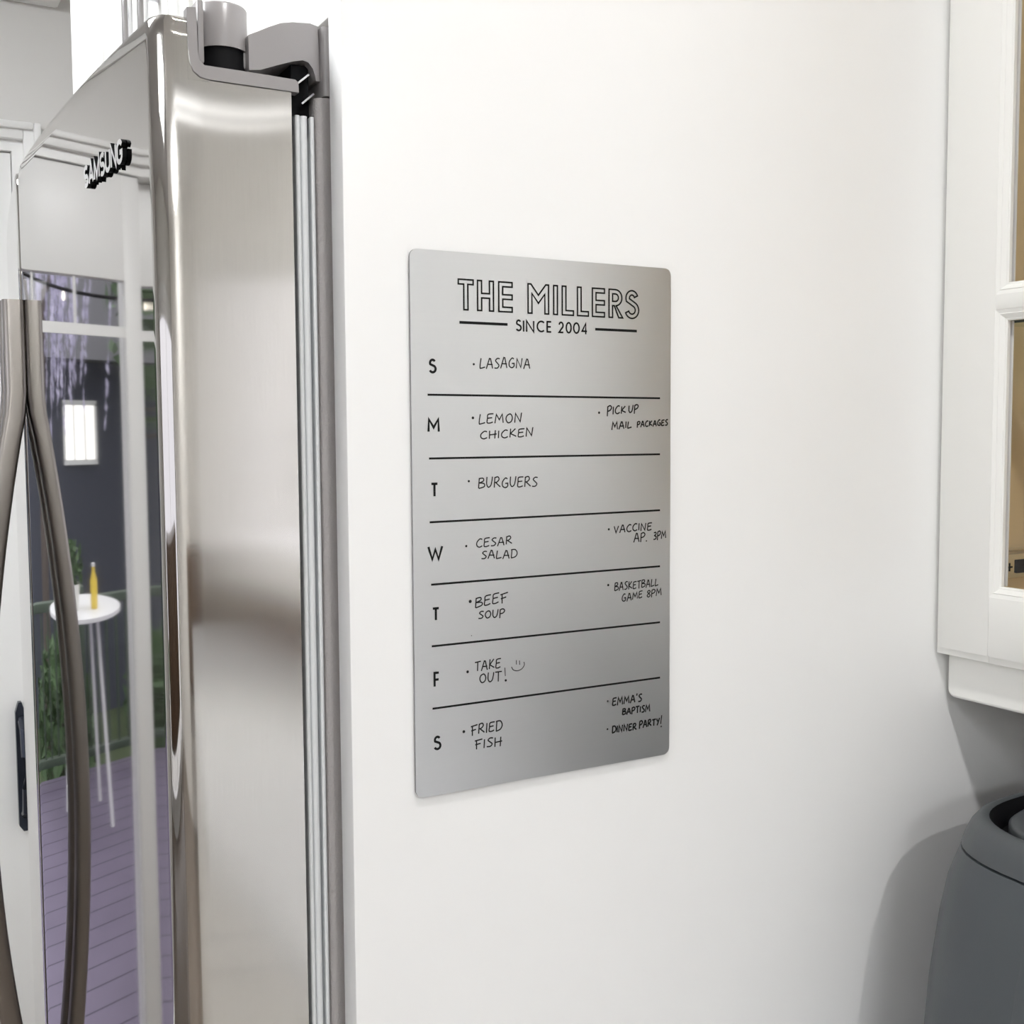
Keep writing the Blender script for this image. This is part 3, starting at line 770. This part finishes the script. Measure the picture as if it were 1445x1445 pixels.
WORDS = [
    ('LASAGNA', (44.17, 250.84), (78.29, 251.62), 6.0, 5.72),
    ('LEMON', (43.26, 218.19), (72.48, 219.06), 5.4, 5.31),
    ('CHICKEN', (44.07, 209.01), (80.34, 210.67), 4.59, 5.13),
    ('PICK', (134.15, 223.32), (148.25, 225.04), 5.31, 4.25),
    ('UP', (150.55, 224.78), (157.86, 225.6), 4.7, 4.73),
    ('MAIL', (137.69, 214.43), (152.81, 215.44), 4.67, 4.04),
    ('PACKAGES', (157.17, 215.92), (181.43, 217.07), 3.38, 3.67),
    ('BURGUERS', (42.63, 180.44), (82.92, 180.19), 5.86, 5.83),
    ('CESAR', (40.84, 145.15), (65.03, 146.04), 5.05, 4.72),
    ('SALAD', (44.29, 138.23), (68.46, 137.46), 4.65, 5.17),
    ('VACCINE', (139.33, 149.14), (168.73, 149.68), 4.28, 4.83),
    ('AP.', (154.76, 142.64), (165.04, 142.64), 5.24, 5.06),
    ('3PM', (170.23, 143.2), (180.31, 143.98), 4.75, 4.78),
    ('BASKETBALL', (139.88, 111.78), (174.2, 112.77), 5.0, 4.41),
    ('GAME', (145.47, 104.51), (161.42, 105.84), 4.57, 4.16),
    ('8PM', (165.14, 105.79), (176.85, 106.33), 4.53, 4.34),
    ('BEEF', (39.89, 109.45), (61.55, 111.31), 5.94, 5.81),
    ('SOUP', (41.91, 102.26), (59.62, 102.07), 4.47, 4.74),
    ('TAKE', (39.24, 71.02), (56.65, 71.5), 5.55, 5.62),
    ('OUT', (42.18, 64.05), (56.93, 63.01), 5.57, 5.85),
    ('FRIED', (36.21, 32.99), (57.29, 33.06), 5.8, 6.02),
    ('FISH', (38.8, 24.0), (56.87, 23.51), 5.39, 5.67),
    ("EMMA'S", (138.21, 37.89), (161.19, 38.07), 4.74, 4.58),
    ('BAPTISM', (145.98, 31.18), (167.85, 30.58), 3.7, 4.46),
    ('DINNER', (137.93, 20.3), (157.0, 19.89), 4.39, 3.98),
    ('PARTY', (159.31, 20.71), (175.34, 20.68), 4.21, 4.26),
]
DOTS = [ ((40.25, 252.94), 0.71), ((39.39, 221.64), 0.84), ((128.18, 224.9), 0.8), ((36.32, 184.54), 0.71), ((34.25, 146.35), 0.71), ((135.48, 151.44), 0.76), ((135.04, 115.99), 0.8), ((36.56, 113.28), 1.01), ((34.4, 71.29), 0.88), ((60.26, 63.2), 0.76), ((31.54, 35.56), 0.92), ((134.65, 41.32), 0.67), ((134.43, 23.17), 0.67), ((177.02, 19.23), 0.59), ((37.21, 92.73), 0.29) ]
EYE1 = [(67.74, 74.84), (67.73, 72.14)]
EYE2 = [(69.88, 74.35), (70.06, 71.71)]
MOUTH = [(64.31, 71.11), (65.53, 69.1), (68.3, 68.23), (71.39, 68.99), (73.3, 71.24), (73.01, 73.19)]
EXCL1 = [(59.68, 71.08), (59.86, 68.46), (59.99, 65.92)]
EXCL2 = [(177.45, 26.75), (177.0, 23.97), (176.61, 20.94)]

rnd = random.Random(4)
def write(w, wordspec, pen_w):
    word_, (u0, v0), (u1, v1), h0, h1 = wordspec
    gap_ = .17; hm = (h0 + h1) / 2
    tot_ = sum(HAND[c_][0] for c_ in word_) + gap_ * (len(word_) - 1)
    k = (u1 - u0) / tot_; x = 0.0
    for c_ in word_:
        wd_, strokes = HAND[c_]
        jv, jh = rnd.uniform(-.05, .05) * hm, rnd.uniform(.95, 1.05)
        for kind, p in strokes:
            f = lambda q: (u0 + (x + q[0]) * k + .06 * q[1] * hm, v0 + (v1 - v0) * ((x + q[0]) / tot_) + jv + q[1] * (h0 + (h1 - h0) * x / tot_) * jh)
            if kind == 'd': disc(w, *f(p[0]), .5)
            else: ribbon(w, [f(q) for q in (spline(p) if kind == 's' else p)], pen_w)
        x += wd_ + gap_
byw = {}
for s in WORDS: byw.setdefault(s[0], s)
NOTES = [(['LASAGNA'], [0], .50, None), (['LEMON', 'CHICKEN'], [1], .50, None), (['PICK', 'UP', 'MAIL', 'PACKAGES'], [2], .62, None), (['BURGUERS'], [3], .50, None),
         (['CESAR', 'SALAD'], [4], .48, None), (['VACCINE', 'AP.', '3PM'], [5], .58, None), (['BASKETBALL', 'GAME', '8PM'], [6], .48, None), (['BEEF', 'SOUP'], [7, 14], .52, None),
         (['TAKE', 'OUT'], [8, 9], .52, 'smile'), (['FRIED', 'FISH'], [10], .58, None), (["EMMA'S", 'BAPTISM'], [11], .72, None), (['DINNER', 'PARTY'], [12, 13], .78, 'bang')]
for words, dots, pw, extra in NOTES:
    w = MB()
    for q in words: write(w, byw[q], pw + .24)
    for k in dots: disc(w, DOTS[k][0][0], DOTS[k][0][1], DOTS[k][1])
    if extra == 'smile':
        for s in (EYE1, EYE2, EXCL1): ribbon(w, s, pw)
        ribbon(w, spline(MOUTH), pw)
    if extra == 'bang': ribbon(w, EXCL2, pw)
    w.build('handwritten_note', M['marker'], t, smooth=False)

# ---------------------------------------------------------------- glazed wall cabinet on the right
CX = 0.708
t = thing('glass_wall_cabinet', (CX + .17, -0.24, 1.348), 'white wall cabinet with glass paned door at the right edge above the air fryer', 'cabinet')
CY0, CY1, CZ0, CZ1 = -0.475, -0.0025, 1.3482, 2.36
b = MB()
b.box(CX + .0205, XR - .001, CY1 - .0145, CY1, CZ0 + .002, CZ1); b.box(CX + .0205, XR - .001, CY0, CY0 + .0145, CZ0 + .002, CZ1)
b.box(CX + .0205, XR - .001, CY0 + .0145, CY1 - .0145, CZ0 + .002, CZ0 + .018); b.box(CX + .0205, XR - .001, CY0 + .0145, CY1 - .0145, CZ1 - .018, CZ1)
body = b.build('body', M['cab'], t)
l_ = MB()
l_.box(CX + .022, XR - .010, CY1 - .0160, CY1 - .0147, CZ0 + .019, CZ1 - .019); l_.box(CX + .022, XR - .010, CY0 + .0147, CY0 + .016, CZ0 + .019, CZ1 - .019)
l_.box(XR - .010, XR - .002, CY0 + .0147, CY1 - .0147, CZ0 + .019, CZ1 - .019); l_.box(CX + .022, XR - .010, CY0 + .016, CY1 - .016, CZ0 + .0182, CZ0 + .0195)
l_.build('lining', M['wood'], body)
MB().box(CX + .034, XR - .012, CY0 + .018, CY1 - .018, 1.5975, 1.6020).box(CX + .0335, CX + .034, CY0 + .018, CY1 - .018, 1.5975, 1.6020, mi=1).build('shelf', [M['shelfglass'], M['shelfedge']], t)
MB().box(CX + .034, XR - .012, CY0 + .018, CY1 - .018, 1.9575, 1.9620).box(CX + .0335, CX + .034, CY0 + .018, CY1 - .018, 1.9575, 1.9620, mi=1).build('shelf', [M['shelfglass'], M['shelfedge']], t)
pk = MB().lathe(CX + .15, -.20, [(.030, CZ1 - .0195), (.030, CZ1 - .030), (.026, CZ1 - .032)], 28).build('fill_puck', M['white'], t)  # hidden puck lamp added to brighten the cabinet interior
pld = bpy.data.lights.new('fill_puck_lamp', 'AREA'); pld.shape = 'DISK'; pld.size = .05; pld.energy = 0.5; pld.color = (1.0, .95, .86)
plo = bpy.data.objects.new('fill_puck_lamp', pld); COL.objects.link(plo); plo.parent = t; plo.location = Vector((CX + .15, -.20, CZ1 - .034)) - Vector(t['_o'])
# hinge mounting plate and shelf rail low on the side wall
ys = CY1 - .0161
h = MB(); h.box(0.752, 0.815, ys - .0035, ys, 1.4035, 1.4225, .001)
hp = h.build('hinge_plate', M['chrome'], t)
MB().box(0.7745, 0.7845, ys - .0050, ys - .0035, 1.4075, 1.4180).build('slot', M['black'], hp)
for xx in (0.764, 0.7955):
    s = MB()
    ring = lambda r, y: [(xx + r * math.cos(2 * math.pi * k / 16), y, 1.4130 + r * math.sin(2 * math.pi * k / 16)) for k in range(16)]
    s.loft([ring(.0048, ys - .0035), ring(.0045, ys - .0055), ring(.003, ys - .0060)])
    sc_ = s.build('screw', M['chrome'], hp)
    MB().box(xx - .0032, xx + .0032, ys - .0064, ys - .0061, 1.4124, 1.4136).box(xx - .0006, xx + .0006, ys - .0064, ys - .0061, 1.4098, 1.4162).build('cross_slot', M['black'], sc_)
MB().tube([(0.750, ys - .004, 1.4262), (0.83, ys - .004, 1.4262)], .0016, 8).build('shelf_rail', M['chrome'], t)
# door: outer frame with stepped edge, rails between the stiles, moulding, two panes
SY1, SY0 = -0.0030, -0.4735
st, m_ = 0.0468, 0.0080
zs = [(1.4053, 1.5966), (1.6235, 2.30)]
w = MB()
ed = 0.0035
w.box(CX + .0018, CX + .0165, SY1 - st, SY1, CZ0, CZ1, .0008); w.box(CX + .0018, CX + .0165, SY0, SY0 + st, CZ0, CZ1, .0008)
w.box(CX, CX + .004, SY1 - st - .0001, SY1 - ed, CZ0 + .0052, CZ1 - ed, .0003); w.box(CX, CX + .004, SY0 + ed, SY0 + st + .0001, CZ0 + .0052, CZ1 - ed, .0003)
rails = [(CZ0, zs[0][0] - m_), (zs[0][1] + m_, zs[1][0] - m_), (zs[1][1] + m_, CZ1)]
for i, (a, b_) in enumerate(rails):
    lo = .0052 if i == 0 else 0.0; hi = ed if i == 2 else 0.0
    w.box(CX + .0018, CX + .0165, SY0 + st, SY1 - st, a, b_, .0005)
    w.box(CX, CX + .004, SY0 + st + .0003, SY1 - st - .0003, a + lo, b_ - hi, .0003)
dr = w.build('door', M['cab'], t)
w = MB()
def mould(y0, y1, z0, z1):
    """mitred ogee ring lining the opening y0..y1, z0..z1; the profile steps down from the frame to the glass"""
    prof = [(-m_, .0002), (-m_ * .66, .0012), (-m_ * .60, .0008), (-m_ * .2, .0030), (-m_ * .1, .0030), (0.0, .0036), (0.0, .0066)]
    rings = []
    for (o, dep) in prof:
        rings.append([(CX + dep, y0 + o, z0 + o), (CX + dep, y1 - o, z0 + o), (CX + dep, y1 - o, z1 - o), (CX + dep, y0 + o, z1 - o)])
    rings.append([(CX + .0080, y0 - m_, z0 - m_), (CX + .0080, y1 + m_, z0 - m_), (CX + .0080, y1 + m_, z1 + m_), (CX + .0080, y0 - m_, z1 + m_)])
    w.loft(rings, cap0=False, cap1=False)
for (z0, z1) in zs: mould(SY0 + st + m_, SY1 - st - m_, z0, z1)
w.build('moulding', M['cab'], dr, smooth=False)
for (z0, z1) in zs:
    a, b_ = SY0 + st + m_, SY1 - st - m_
    for (ya, yb) in ((b_ + .0002, b_ + .004), (a - .004, a - .0002)):
        MB().box(CX + .0094, CX + .0110, ya, yb, z0, z1, .0003).build('glazing_bead', M['rubber'], dr)
for (z0, z1) in zs:
    MB().box(CX + .0068, CX + .0092, SY0 + st + .001, SY1 - st - .001, z0 - .006, z1 + .006).build('glass_pane', M['paneglass'], dr)
# rounded light pelmet under the cabinet
w = MB()
pel = []
y0, y1, z0, z1, r = -0.475, -0.0034, 1.3128, 1.3478, .0065
pel = [(y1, z1), (y0, z1), (y0, z0)] + [(y1 - r + r * math.cos(math.radians(-90 + 90 * k / 8)), z0 + r + r * math.sin(math.radians(-90 + 90 * k / 8))) for k in range(9)]
w.prism(pel, 'x', 0.7220, 0.7400)
pv = w.build('light_pelmet', M['cab'], t)
bv = pv.modifiers.new('bevel', 'BEVEL'); bv.width = .0022; bv.segments = 3; bv.limit_method = 'ANGLE'; bv.angle_limit = math.radians(50)

# plain wall cabinets continuing along the same wall
def wall_cab(y0, y1, label):
    t = thing('wall_cabinet', (CX + .17, (y0 + y1) / 2, 1.348), label, 'cabinet', 'plain wall cabinets along the right wall')
    MB().box(CX + .0205, XR - .001, y0, y1, 1.350, 2.36).build('body', M['cab'], t)
    w = MB(); shaker(w, y0 + .0015, y1 - .0015, 1.3482, 2.36, CX); dd = w.build('door', M['cab'], t)
    bar_handle(dd, CX, y0 + .03, 1.40, 1.53)
wall_cab(-0.930, -0.4775, 'plain white wall cabinet next to the glass paned cabinet')
wall_cab(-1.385, -0.9325, 'plain white wall cabinet between the middle one and the kitchen window')
# base cabinets, worktop, tiled splashback
def base_cab(y0, y1, label):
    t = thing('base_cabinet', (0.74, (y0 + y1) / 2, 0.0), label, 'cabinet', 'white base cabinets under the worktop')
    w = MB(); w.box(.4605, XR - .001, y0, y1, .10, .868); w.box(.52, XR - .001, y0, y1, 0.0, .10)
    w.build('body', M['cab'], t)
    w = MB(); shaker(w, y0 + .0015, y1 - .0015, .103, .70, .440); dd = w.build('door', M['cab'], t)
    bar_handle(dd, .440, y0 + .04, .52, .66)
    w = MB(); w.box(.440, .459, y0 + .0015, y1 - .0015, .704, .866, .0015); dw = w.build('drawer', M['cab'], t)
    h_ = MB(); h_.tube([(.412, (y0 + y1) / 2 - .08, .785), (.412, (y0 + y1) / 2 + .08, .785)], .005, 12)
    for s in (-.06, .06): h_.tube([(.413, (y0 + y1) / 2 + s, .785), (.440, (y0 + y1) / 2 + s, .785)], .004, 10)
    h_.build('handle', M['chrome'], dw)
names = ['beside the tall side panel', 'second along from the tall side panel', 'third along from the tall side panel', 'under the kitchen window', 'last before the wall behind']
for k in range(5): base_cab(-.003 - .60 * (k + 1) + .002, -.003 - .60 * k, 'white base cabinet with one drawer over a door, ' + names[k])
tag(MB().box(.420, XR - .001, -3.01, -.002, .870, .910, .003).build('worktop', M['counter']), 'pale grey stone worktop carrying the air fryer along the right wall', 'worktop')
struct(MB().box(XR - .009, XR - .0005, -1.75, -.002, .911, 1.347).build('trim_1', M['tile']))
struct(MB().box(XR - .022, XR - .0005, -3.01, -1.752, .911, 1.048).build('trim_2', M['walnut']))
# unseen walnut pieces added to darken bands mirrored in the steel door
def added_sideboard(x0, x1, y0, y1, z0, z1, face, label):
    t = thing('added_sideboard', ((x0 + x1) / 2, (y0 + y1) / 2, 0.0), label, 'added_sideboard')
    MB().box(x0, x1, y0, y1, z0, z1, .004).build('body', M['walnut'], t)
    for (x, y) in ((x0 + .05, y0 + .05), (x1 - .05, y0 + .05), (x0 + .05, y1 - .05), (x1 - .05, y1 - .05)):
        MB().lathe(x, y, [(.012, 0.0), (.022, z0)], 14).build('leg', M['walnut'], t)
    n = 3
    for k in range(n):
        if face == 'y':
            a, b_ = x0 + .02 + (x1 - x0 - .04) * k / n + .004, x0 + .02 + (x1 - x0 - .04) * (k + 1) / n - .004
            d_ = MB().box(a, b_, y1 + .0005, y1 + .0165, z0 + .02, z1 - .03, .002).build('door', M['walnut'], t)
            MB().lathe((a + b_) / 2, y1 + .0265, [(.004, (z0 + z1) / 2 - .01), (.010, (z0 + z1) / 2 - .006), (.010, (z0 + z1) / 2 + .006), (.004, (z0 + z1) / 2 + .01)], 14).build('knob', M['chrome'], d_)
        else:
            a, b_ = y0 + .02 + (y1 - y0 - .04) * k / n + .004, y0 + .02 + (y1 - y0 - .04) * (k + 1) / n - .004
            d_ = MB().box(x1 + .0005, x1 + .0165, a, b_, z0 + .02, z1 - .03, .002).build('door', M['walnut'], t)
            MB().lathe(x1 + .0265, (a + b_) / 2, [(.004, (z0 + z1) / 2 - .01), (.010, (z0 + z1) / 2 - .006), (.010, (z0 + z1) / 2 + .006), (.004, (z0 + z1) / 2 + .01)], 14).build('knob', M['chrome'], d_)
added_sideboard(-0.35, 1.02, -3.79, -3.36, .62, 1.10, 'y', 'unseen walnut cabinet on tall legs added at the wall behind to darken reflections')
added_sideboard(-3.50, -3.07, -2.2, 0.9, .46, 1.16, 'x', 'long unseen walnut cabinet on legs added before the big left window to darken reflections')

# unseen dark coffee machine added to darken the planner's lower reflection
t = thing('added_coffee_machine', (0.86, -0.62, .910), 'unseen black coffee machine added on the worktop to darken the planner reflection', 'coffee machine')
MB().box(.74, .99, -.73, -.51, .912, .955, .008).build('base', M['darkpl'], t)
MB().box(.86, .99, -.73, -.51, .9555, 1.215, .010).build('column', M['darkpl'], t)
MB().box(.74, .8595, -.73, -.51, 1.120, 1.215, .010).build('head', M['black'], t)
MB().lathe(.80, -.62, [(.016, 1.085), (.020, 1.095), (.020, 1.1195)], 20).build('spout', M['chrome'], t)
MB().box(.75, .85, -.70, -.54, .9555, .963, .002).build('drip_tray', M['chrome'], t)

# ---------------------------------------------------------------- air fryer
FX, FY = 0.742, -0.172
t = thing('air_fryer', (FX, FY, .910), 'rounded slate grey air fryer standing on the worktop below the glass paned cabinet', 'air fryer')
def sup(ax, ay, z, n=3.2, N=64, dx=0.0, dy=0.0):
    out = []
    for k in range(N):
        a = 2 * math.pi * k / N; ca, sa = math.cos(a), math.sin(a)
        out.append((FX + dx + ax * math.copysign(abs(ca) ** (2 / n), ca), FY + dy + ay * math.copysign(abs(sa) ** (2 / n), sa), z))
    return out
FZ = 1.2335
BODY_PTS = [(.921, .136, .118), (.935, .146, .128), (1.00, .148, .130), (1.08, .146, .129), (1.14, .1415, .126), (1.185, .135, .122), (1.212, .1295, .118), (1.2335, .1215, .112)]
def BODY_AX(z):
    for (z0, a0, _), (z1, a1, _) in zip(BODY_PTS, BODY_PTS[1:]):
        if z0 <= z <= z1: return a0 + (a1 - a0) * (z - z0) / (z1 - z0)
    return BODY_PTS[-1][1]
BODY = [(a, c, z) for z, a, c in BODY_PTS] + [(.119, .1095, 1.2342)]
SHOULDER = [(.118, .1085, 1.2346), (.1212, .1117, 1.2354), (.119, .110, 1.2425), (.1145, .108, 1.2490), (.109, .105, 1.2538), (.104, .101, 1.2550), (.102, .099, 1.2538)]
WELL = [(.1025, .0995, 1.2536), (.098, .0955, 1.244), (.096, .0935, 1.2398)]
LID = [(.089, .087, 1.2402), (.0905, .0885, 1.242), (.0905, .0885, 1.2490), (.088, .086, 1.2515), (.076, .074, 1.252)]

w = MB(); w.loft([sup(*q) for q in BODY]); w.build('body', M['fryer'], t, angle=50)
w = MB(); w.loft([sup(*q) for q in SHOULDER], cap1=False); sh = w.build('shoulder', M['fryerlid'], t, angle=60)
w = MB(); w.loft([sup(*q) for q in WELL], cap0=False); w.build('well', M['black'], t, angle=60)
w = MB(); w.loft([sup(*q) for q in LID], cap0=True); w.build('lid', M['fryerlid'], t, angle=50)
# drawer front on the side that faces the room, with its grip
w = MB()
rows = []
for z in [.955 + (1.20 - .955) * k / 10 for k in range(11)]:
    zt = (z - .95) / (FZ - .95)
    ax = BODY_AX(z)
    hw = .058 - .003 * zt
    rows.append([(FX - ax - .0022 + .010 * (abs(v) ** 4), FY - .022 + hw * v, z) for v in [-1 + 2 * j / 12 for j in range(13)]])
vs = [p for r_ in rows for p in r_]; fs = []
for a in range(10):
    for b_ in range(12): fs.append((a * 13 + b_, a * 13 + b_ + 1, (a + 1) * 13 + b_ + 1, (a + 1) * 13 + b_))
nv = len(vs)
back = [(x + .02, y, z) for x, y, z in vs]
fs2 = [tuple(i + nv for i in reversed(f)) for f in fs]
edge = [j for j in range(13)] + [(a + 1) * 13 - 1 for a in range(1, 11)] + [10 * 13 + j for j in range(11, -1, -1)] + [a * 13 for a in range(9, 0, -1)]
fs3 = [(edge[i], edge[i] + nv, edge[(i + 1) % len(edge)] + nv, edge[(i + 1) % len(edge)]) for i in range(len(edge))]
w.add(vs + back, fs + fs2 + fs3)
dw = w.build('drawer', M['fryer'], t, angle=50)
g = MB(); xg = FX - BODY_AX(1.06) - .003
side = [(xg + .006, 1.092), (xg - .040, 1.086), (xg - .056, 1.074), (xg - .060, 1.058), (xg - .060, 1.000), (xg - .056, .990), (xg - .046, .990), (xg - .042, 1.000), (xg - .042, 1.050), (xg - .036, 1.060), (xg + .006, 1.066)]
g.prism(side, 'y', FY - .040, FY - .004)
g.build('grip', M['darkpl'], dw)
for (sx, sy) in ((-1, -1), (-1, 1), (1, -1), (1, 1)):
    MB().lathe(FX + sx * .09, FY + sy * .08, [(.012, .910), (.012, .9212)], 16).build('foot', M['black'], t)

# ---------------------------------------------------------------- outside the patio door
struct(MB().box(-4.5, 2.2, YF + .13, 5.10, -0.20, -0.12).build('deck', M['deck']), 'weathered violet grey timber deck outside the patio door', 'deck')
struct(MB().box(-12, 10, 5.10, 16, -0.9, -0.8).box(-12, -9, YB - 2, 5.10, -0.9, -0.8).box(1.6, 10, YB - 2, YF - .2, -0.9, -0.8).build('ground', mat('lawn_soil', (0.08, 0.11, 0.05), 0.9, noise=.4, nscale=2)), 'green garden ground beyond the deck', 'ground')
struct(MB().box(-9, XL - .12, YB - 2, YF + .1, -0.2, -0.12).build('added_terrace', mat('added_paving', (0.6, 0.59, 0.57), 0.8, noise=.15, nscale=3)), 'pale paved ground added outside the big left window to brighten reflections', 'added_terrace')  # pale slab added to whiten the low highlight on the door corner
t = thing('deck_railing', (-1.2, 5.0, -0.12), 'green painted railing with thin balusters along the deck edge', 'railing')
MB().box(-4.4, 2.1, 4.96, 5.04, 0.70, 0.745, .004).build('top_rail', M['rail'], t)
MB().box(-4.4, 2.1, 4.975, 5.025, -0.03, 0.01, .004).build('bottom_rail', M['rail'], t)
for x in (-4.36, -2.74, -1.14, 0.46, 2.06): MB().box(x - .04, x + .04, 4.96, 5.04, -0.12, 0.80, .004).build('post', M['rail'], t)
for k in range(56):
    x = -4.25 + k * .112
    if min(abs(x - q) for q in (-4.36, -2.74, -1.14, 0.46, 2.06)) > .06:
        MB().box(x - .012, x + .012, 4.988, 5.012, .008, .702).build('baluster', M['rail'], t)
# patio table with a plant and a bottle
TX, TY, TZ = -0.98, 4.35, 0.800
t = thing('patio_table', (TX, TY, -0.12), 'tall round white patio table standing by the green deck railing', 'table')
MB().lathe(TX, TY, [(.36, TZ - .026), (.38, TZ - .021), (.38, TZ - .004), (.36, TZ)], 40).build('tabletop', M['white'], t)
for k in range(4):
    a = math.pi / 4 + k * math.pi / 2
    MB().tube([(TX + .28 * math.cos(a), TY + .28 * math.sin(a), -.12), (TX + .18 * math.cos(a), TY + .18 * math.sin(a), TZ - .026)], .016, 10).build('leg', M['white'], t)
rl = random.Random(11)
def leaf_mesh(w, c, rad, n, size, squash=1.0):
    for _ in range(n):
        while True:
            p = Vector((rl.uniform(-1, 1), rl.uniform(-1, 1), rl.uniform(-1, 1)))
            if p.length <= 1 and p.length > .25: break
        p = Vector((c[0] + p.x * rad, c[1] + p.y * rad, c[2] + p.z * rad * squash))
        u = Vector((rl.gauss(0, 1), rl.gauss(0, 1), rl.gauss(0, 1))).normalized(); v = u.cross(Vector((rl.gauss(0, 1), rl.gauss(0, 1), rl.gauss(0, 1)))).normalized()
        s = size * rl.uniform(.6, 1.3)
        w.add([p - u * s, p + v * s * .45, p + u * s, p - v * s * .45], [(0, 1, 2, 3)])
t = thing('potted_plant', (TX + .10, TY - .10, TZ), 'small green plant in a white pot on the patio table', 'plant')
MB().lathe(TX + .10, TY - .10, [(.045, TZ), (.06, TZ + .104), (.064, TZ + .109), (.055, TZ + .109), (.05, TZ + .094)], 24).build('pot', M['pot'], t)
w = MB(); leaf_mesh(w, (TX + .10, TY - .10, TZ + .184), .10, 140, .035); w.build('foliage', M['leaf'], t, smooth=False)
t = thing('bottle', (TX - .10, TY - .14, TZ), 'yellow bottle standing on the patio table', 'bottle')
MB().lathe(TX - .10, TY - .14, [(.03, TZ), (.033, TZ + .014), (.033, TZ + .114), (.014, TZ + .154), (.014, TZ + .174)], 24).build('body', M['yellow'], t)
MB().lathe(TX - .10, TY - .14, [(.016, TZ + .174), (.016, TZ + .189)], 20).build('cap', M['white'], t)
# festoon lights strung from the house wall
t = thing('festoon_lights', (-0.8, 2.10, 2.10), 'string of small festoon bulbs hanging above the deck', 'string lights')
pp = [(-2.6 + 3.4 * k / 30, 3.0, 2.16 - .22 * math.sin(math.pi * k / 30)) for k in range(31)]
MB().tube(pp, .006, 6).build('cable', M['black'], t)
for k in range(3, 30, 5):
    x, y, z = pp[k]
    MB().lathe(x, y, [(.003, z - .034), (.009, z - .026), (.009, z - .016), (.004, z - .006)], 14).build('bulb', M['bulb'], t)
for x, s in ((-2.64, 1), (0.84, -1)):
    tag(MB().box(x - .03, x + .03, 2.97, 3.03, -.12, 2.22, .004).build('deck_post', M['rail']), 'green timber post holding the %s end of the festoon lights' % ('left' if s > 0 else 'right'), 'post')
# neighbouring house
t = thing('neighbour_house', (-2.2, 10.0, -0.8), 'dark blue sided house with one lit window behind the deck railing', 'house')
MB().box(-6.5, 1.6, 9.0, 12.5, -0.8, 2.15).build('wall', M['siding'], t)
MB().prism([(8.6, 2.10), (12.9, 2.10), (10.75, 3.1)], 'x', -6.8, 1.9).build('roof', M['roof'], t)
wf = MB()
for (x0, x1) in ((-2.68, -2.63), (-2.44, -2.41), (-2.20, -2.17), (-1.98, -1.93)): wf.box(x0, x1, 8.96, 9.0, 1.30, 1.76)
for (z0, z1) in ((1.27, 1.31), (1.75, 1.79)): wf.box(-2.68, -1.93, 8.96, 9.0, z0, z1)
win = wf.build('window', M['trim'], t)
MB().box(-2.66, -1.95, 8.975, 8.995, 1.30, 1.76).build('pane', M['litwin'], win)
# trees behind the house and beside it
def tree(x, y, h, r, n, label):
    t = thing('garden_tree', (x, y, -0.8), label, 'tree')
    w = MB(); w.tube([(x, y, -.8), (x + .05, y, h * .5), (x - .03, y, h)], [.13, .09, .03], 10)
    for k in range(7):
        a = k * .9; w.tube([(x, y, h * (.45 + .07 * k)), (x + r * .7 * math.cos(a), y + r * .7 * math.sin(a), h * (.62 + .07 * k))], [.035, .008], 6)
    w.build('trunk', M['bark'], t)
    w = MB(); leaf_mesh(w, (x, y, h), r, n, .11, .8); w.build('foliage', M['leaf'], t, smooth=False)
t = thing('weeping_tree', (-1.25, 6.7, -0.8), 'pale lilac weeping tree hanging in front of the dark blue house', 'tree')
w = MB(); w.tube([(-0.9, 6.7, -.8), (-0.95, 6.7, 1.2), (-1.1, 6.7, 2.35), (-1.5, 6.68, 2.6)], [.09, .07, .045, .02], 10)
w.tube([(-1.0, 6.7, 1.8), (-.7, 6.7, 2.4), (-.35, 6.7, 2.55)], [.04, .03, .012], 8)
w.build('trunk', M['bark'], t)
w = MB()
for k in range(46):
    x, y = -1.0 + rl.gauss(-.35, .30), 6.7 + rl.uniform(-.3, .3)
    zt, ln = 2.62 - .25 * abs(x + 1.2) + rl.uniform(-.15, .1), rl.uniform(.35, 1.0)
    n_ = int(ln / .045)
    for q in range(n_):
        p = Vector((x + .12 * q / n_ + rl.uniform(-.012, .012), y, zt - ln * q / n_)); s = .030 * rl.uniform(.7, 1.3)
        u = Vector((rl.uniform(-.4, .4), rl.uniform(-.4, .4), 1)).normalized(); v = u.cross(Vector((rl.gauss(0, 1), rl.gauss(0, 1), 0))).normalized()
        w.add([p - u * s * 1.4, p + v * s * .6, p + u * s * 1.4, p - v * s * .6], [(0, 1, 2, 3)])
w.build('foliage', M['lilac'], t, smooth=False)
tree(-3.6, 6.8, 2.5, 1.4, 1600, 'broad dense garden tree standing before the blue house')
tree(1.5, 7.4, 2.4, 1.2, 1300, 'leafy garden tree farthest along the railing from the lit window')
def bush(x, y, r, label):
    t = thing('garden_shrub', (x, y, -0.8), label, 'shrub', 'shrubs behind the deck railing')
    w = MB(); w.tube([(x, y, -.8), (x, y, 0)], .03, 8); w.build('stem', M['bark'], t)
    w = MB(); leaf_mesh(w, (x, y, -.05), r, 900, .09, .85); w.build('foliage', M['leaf'], t, smooth=False)
SH = ['leftmost round shrub along the deck railing', 'second round shrub from the left along the deck railing', 'third round shrub from the left along the deck railing', 'fourth round shrub from the left along the deck railing']
for k in range(4): bush(-4.0 + k * 1.5, 5.80, .55, SH[k])

for o in bpy.data.objects:
    if '_o' in o: del o['_o']
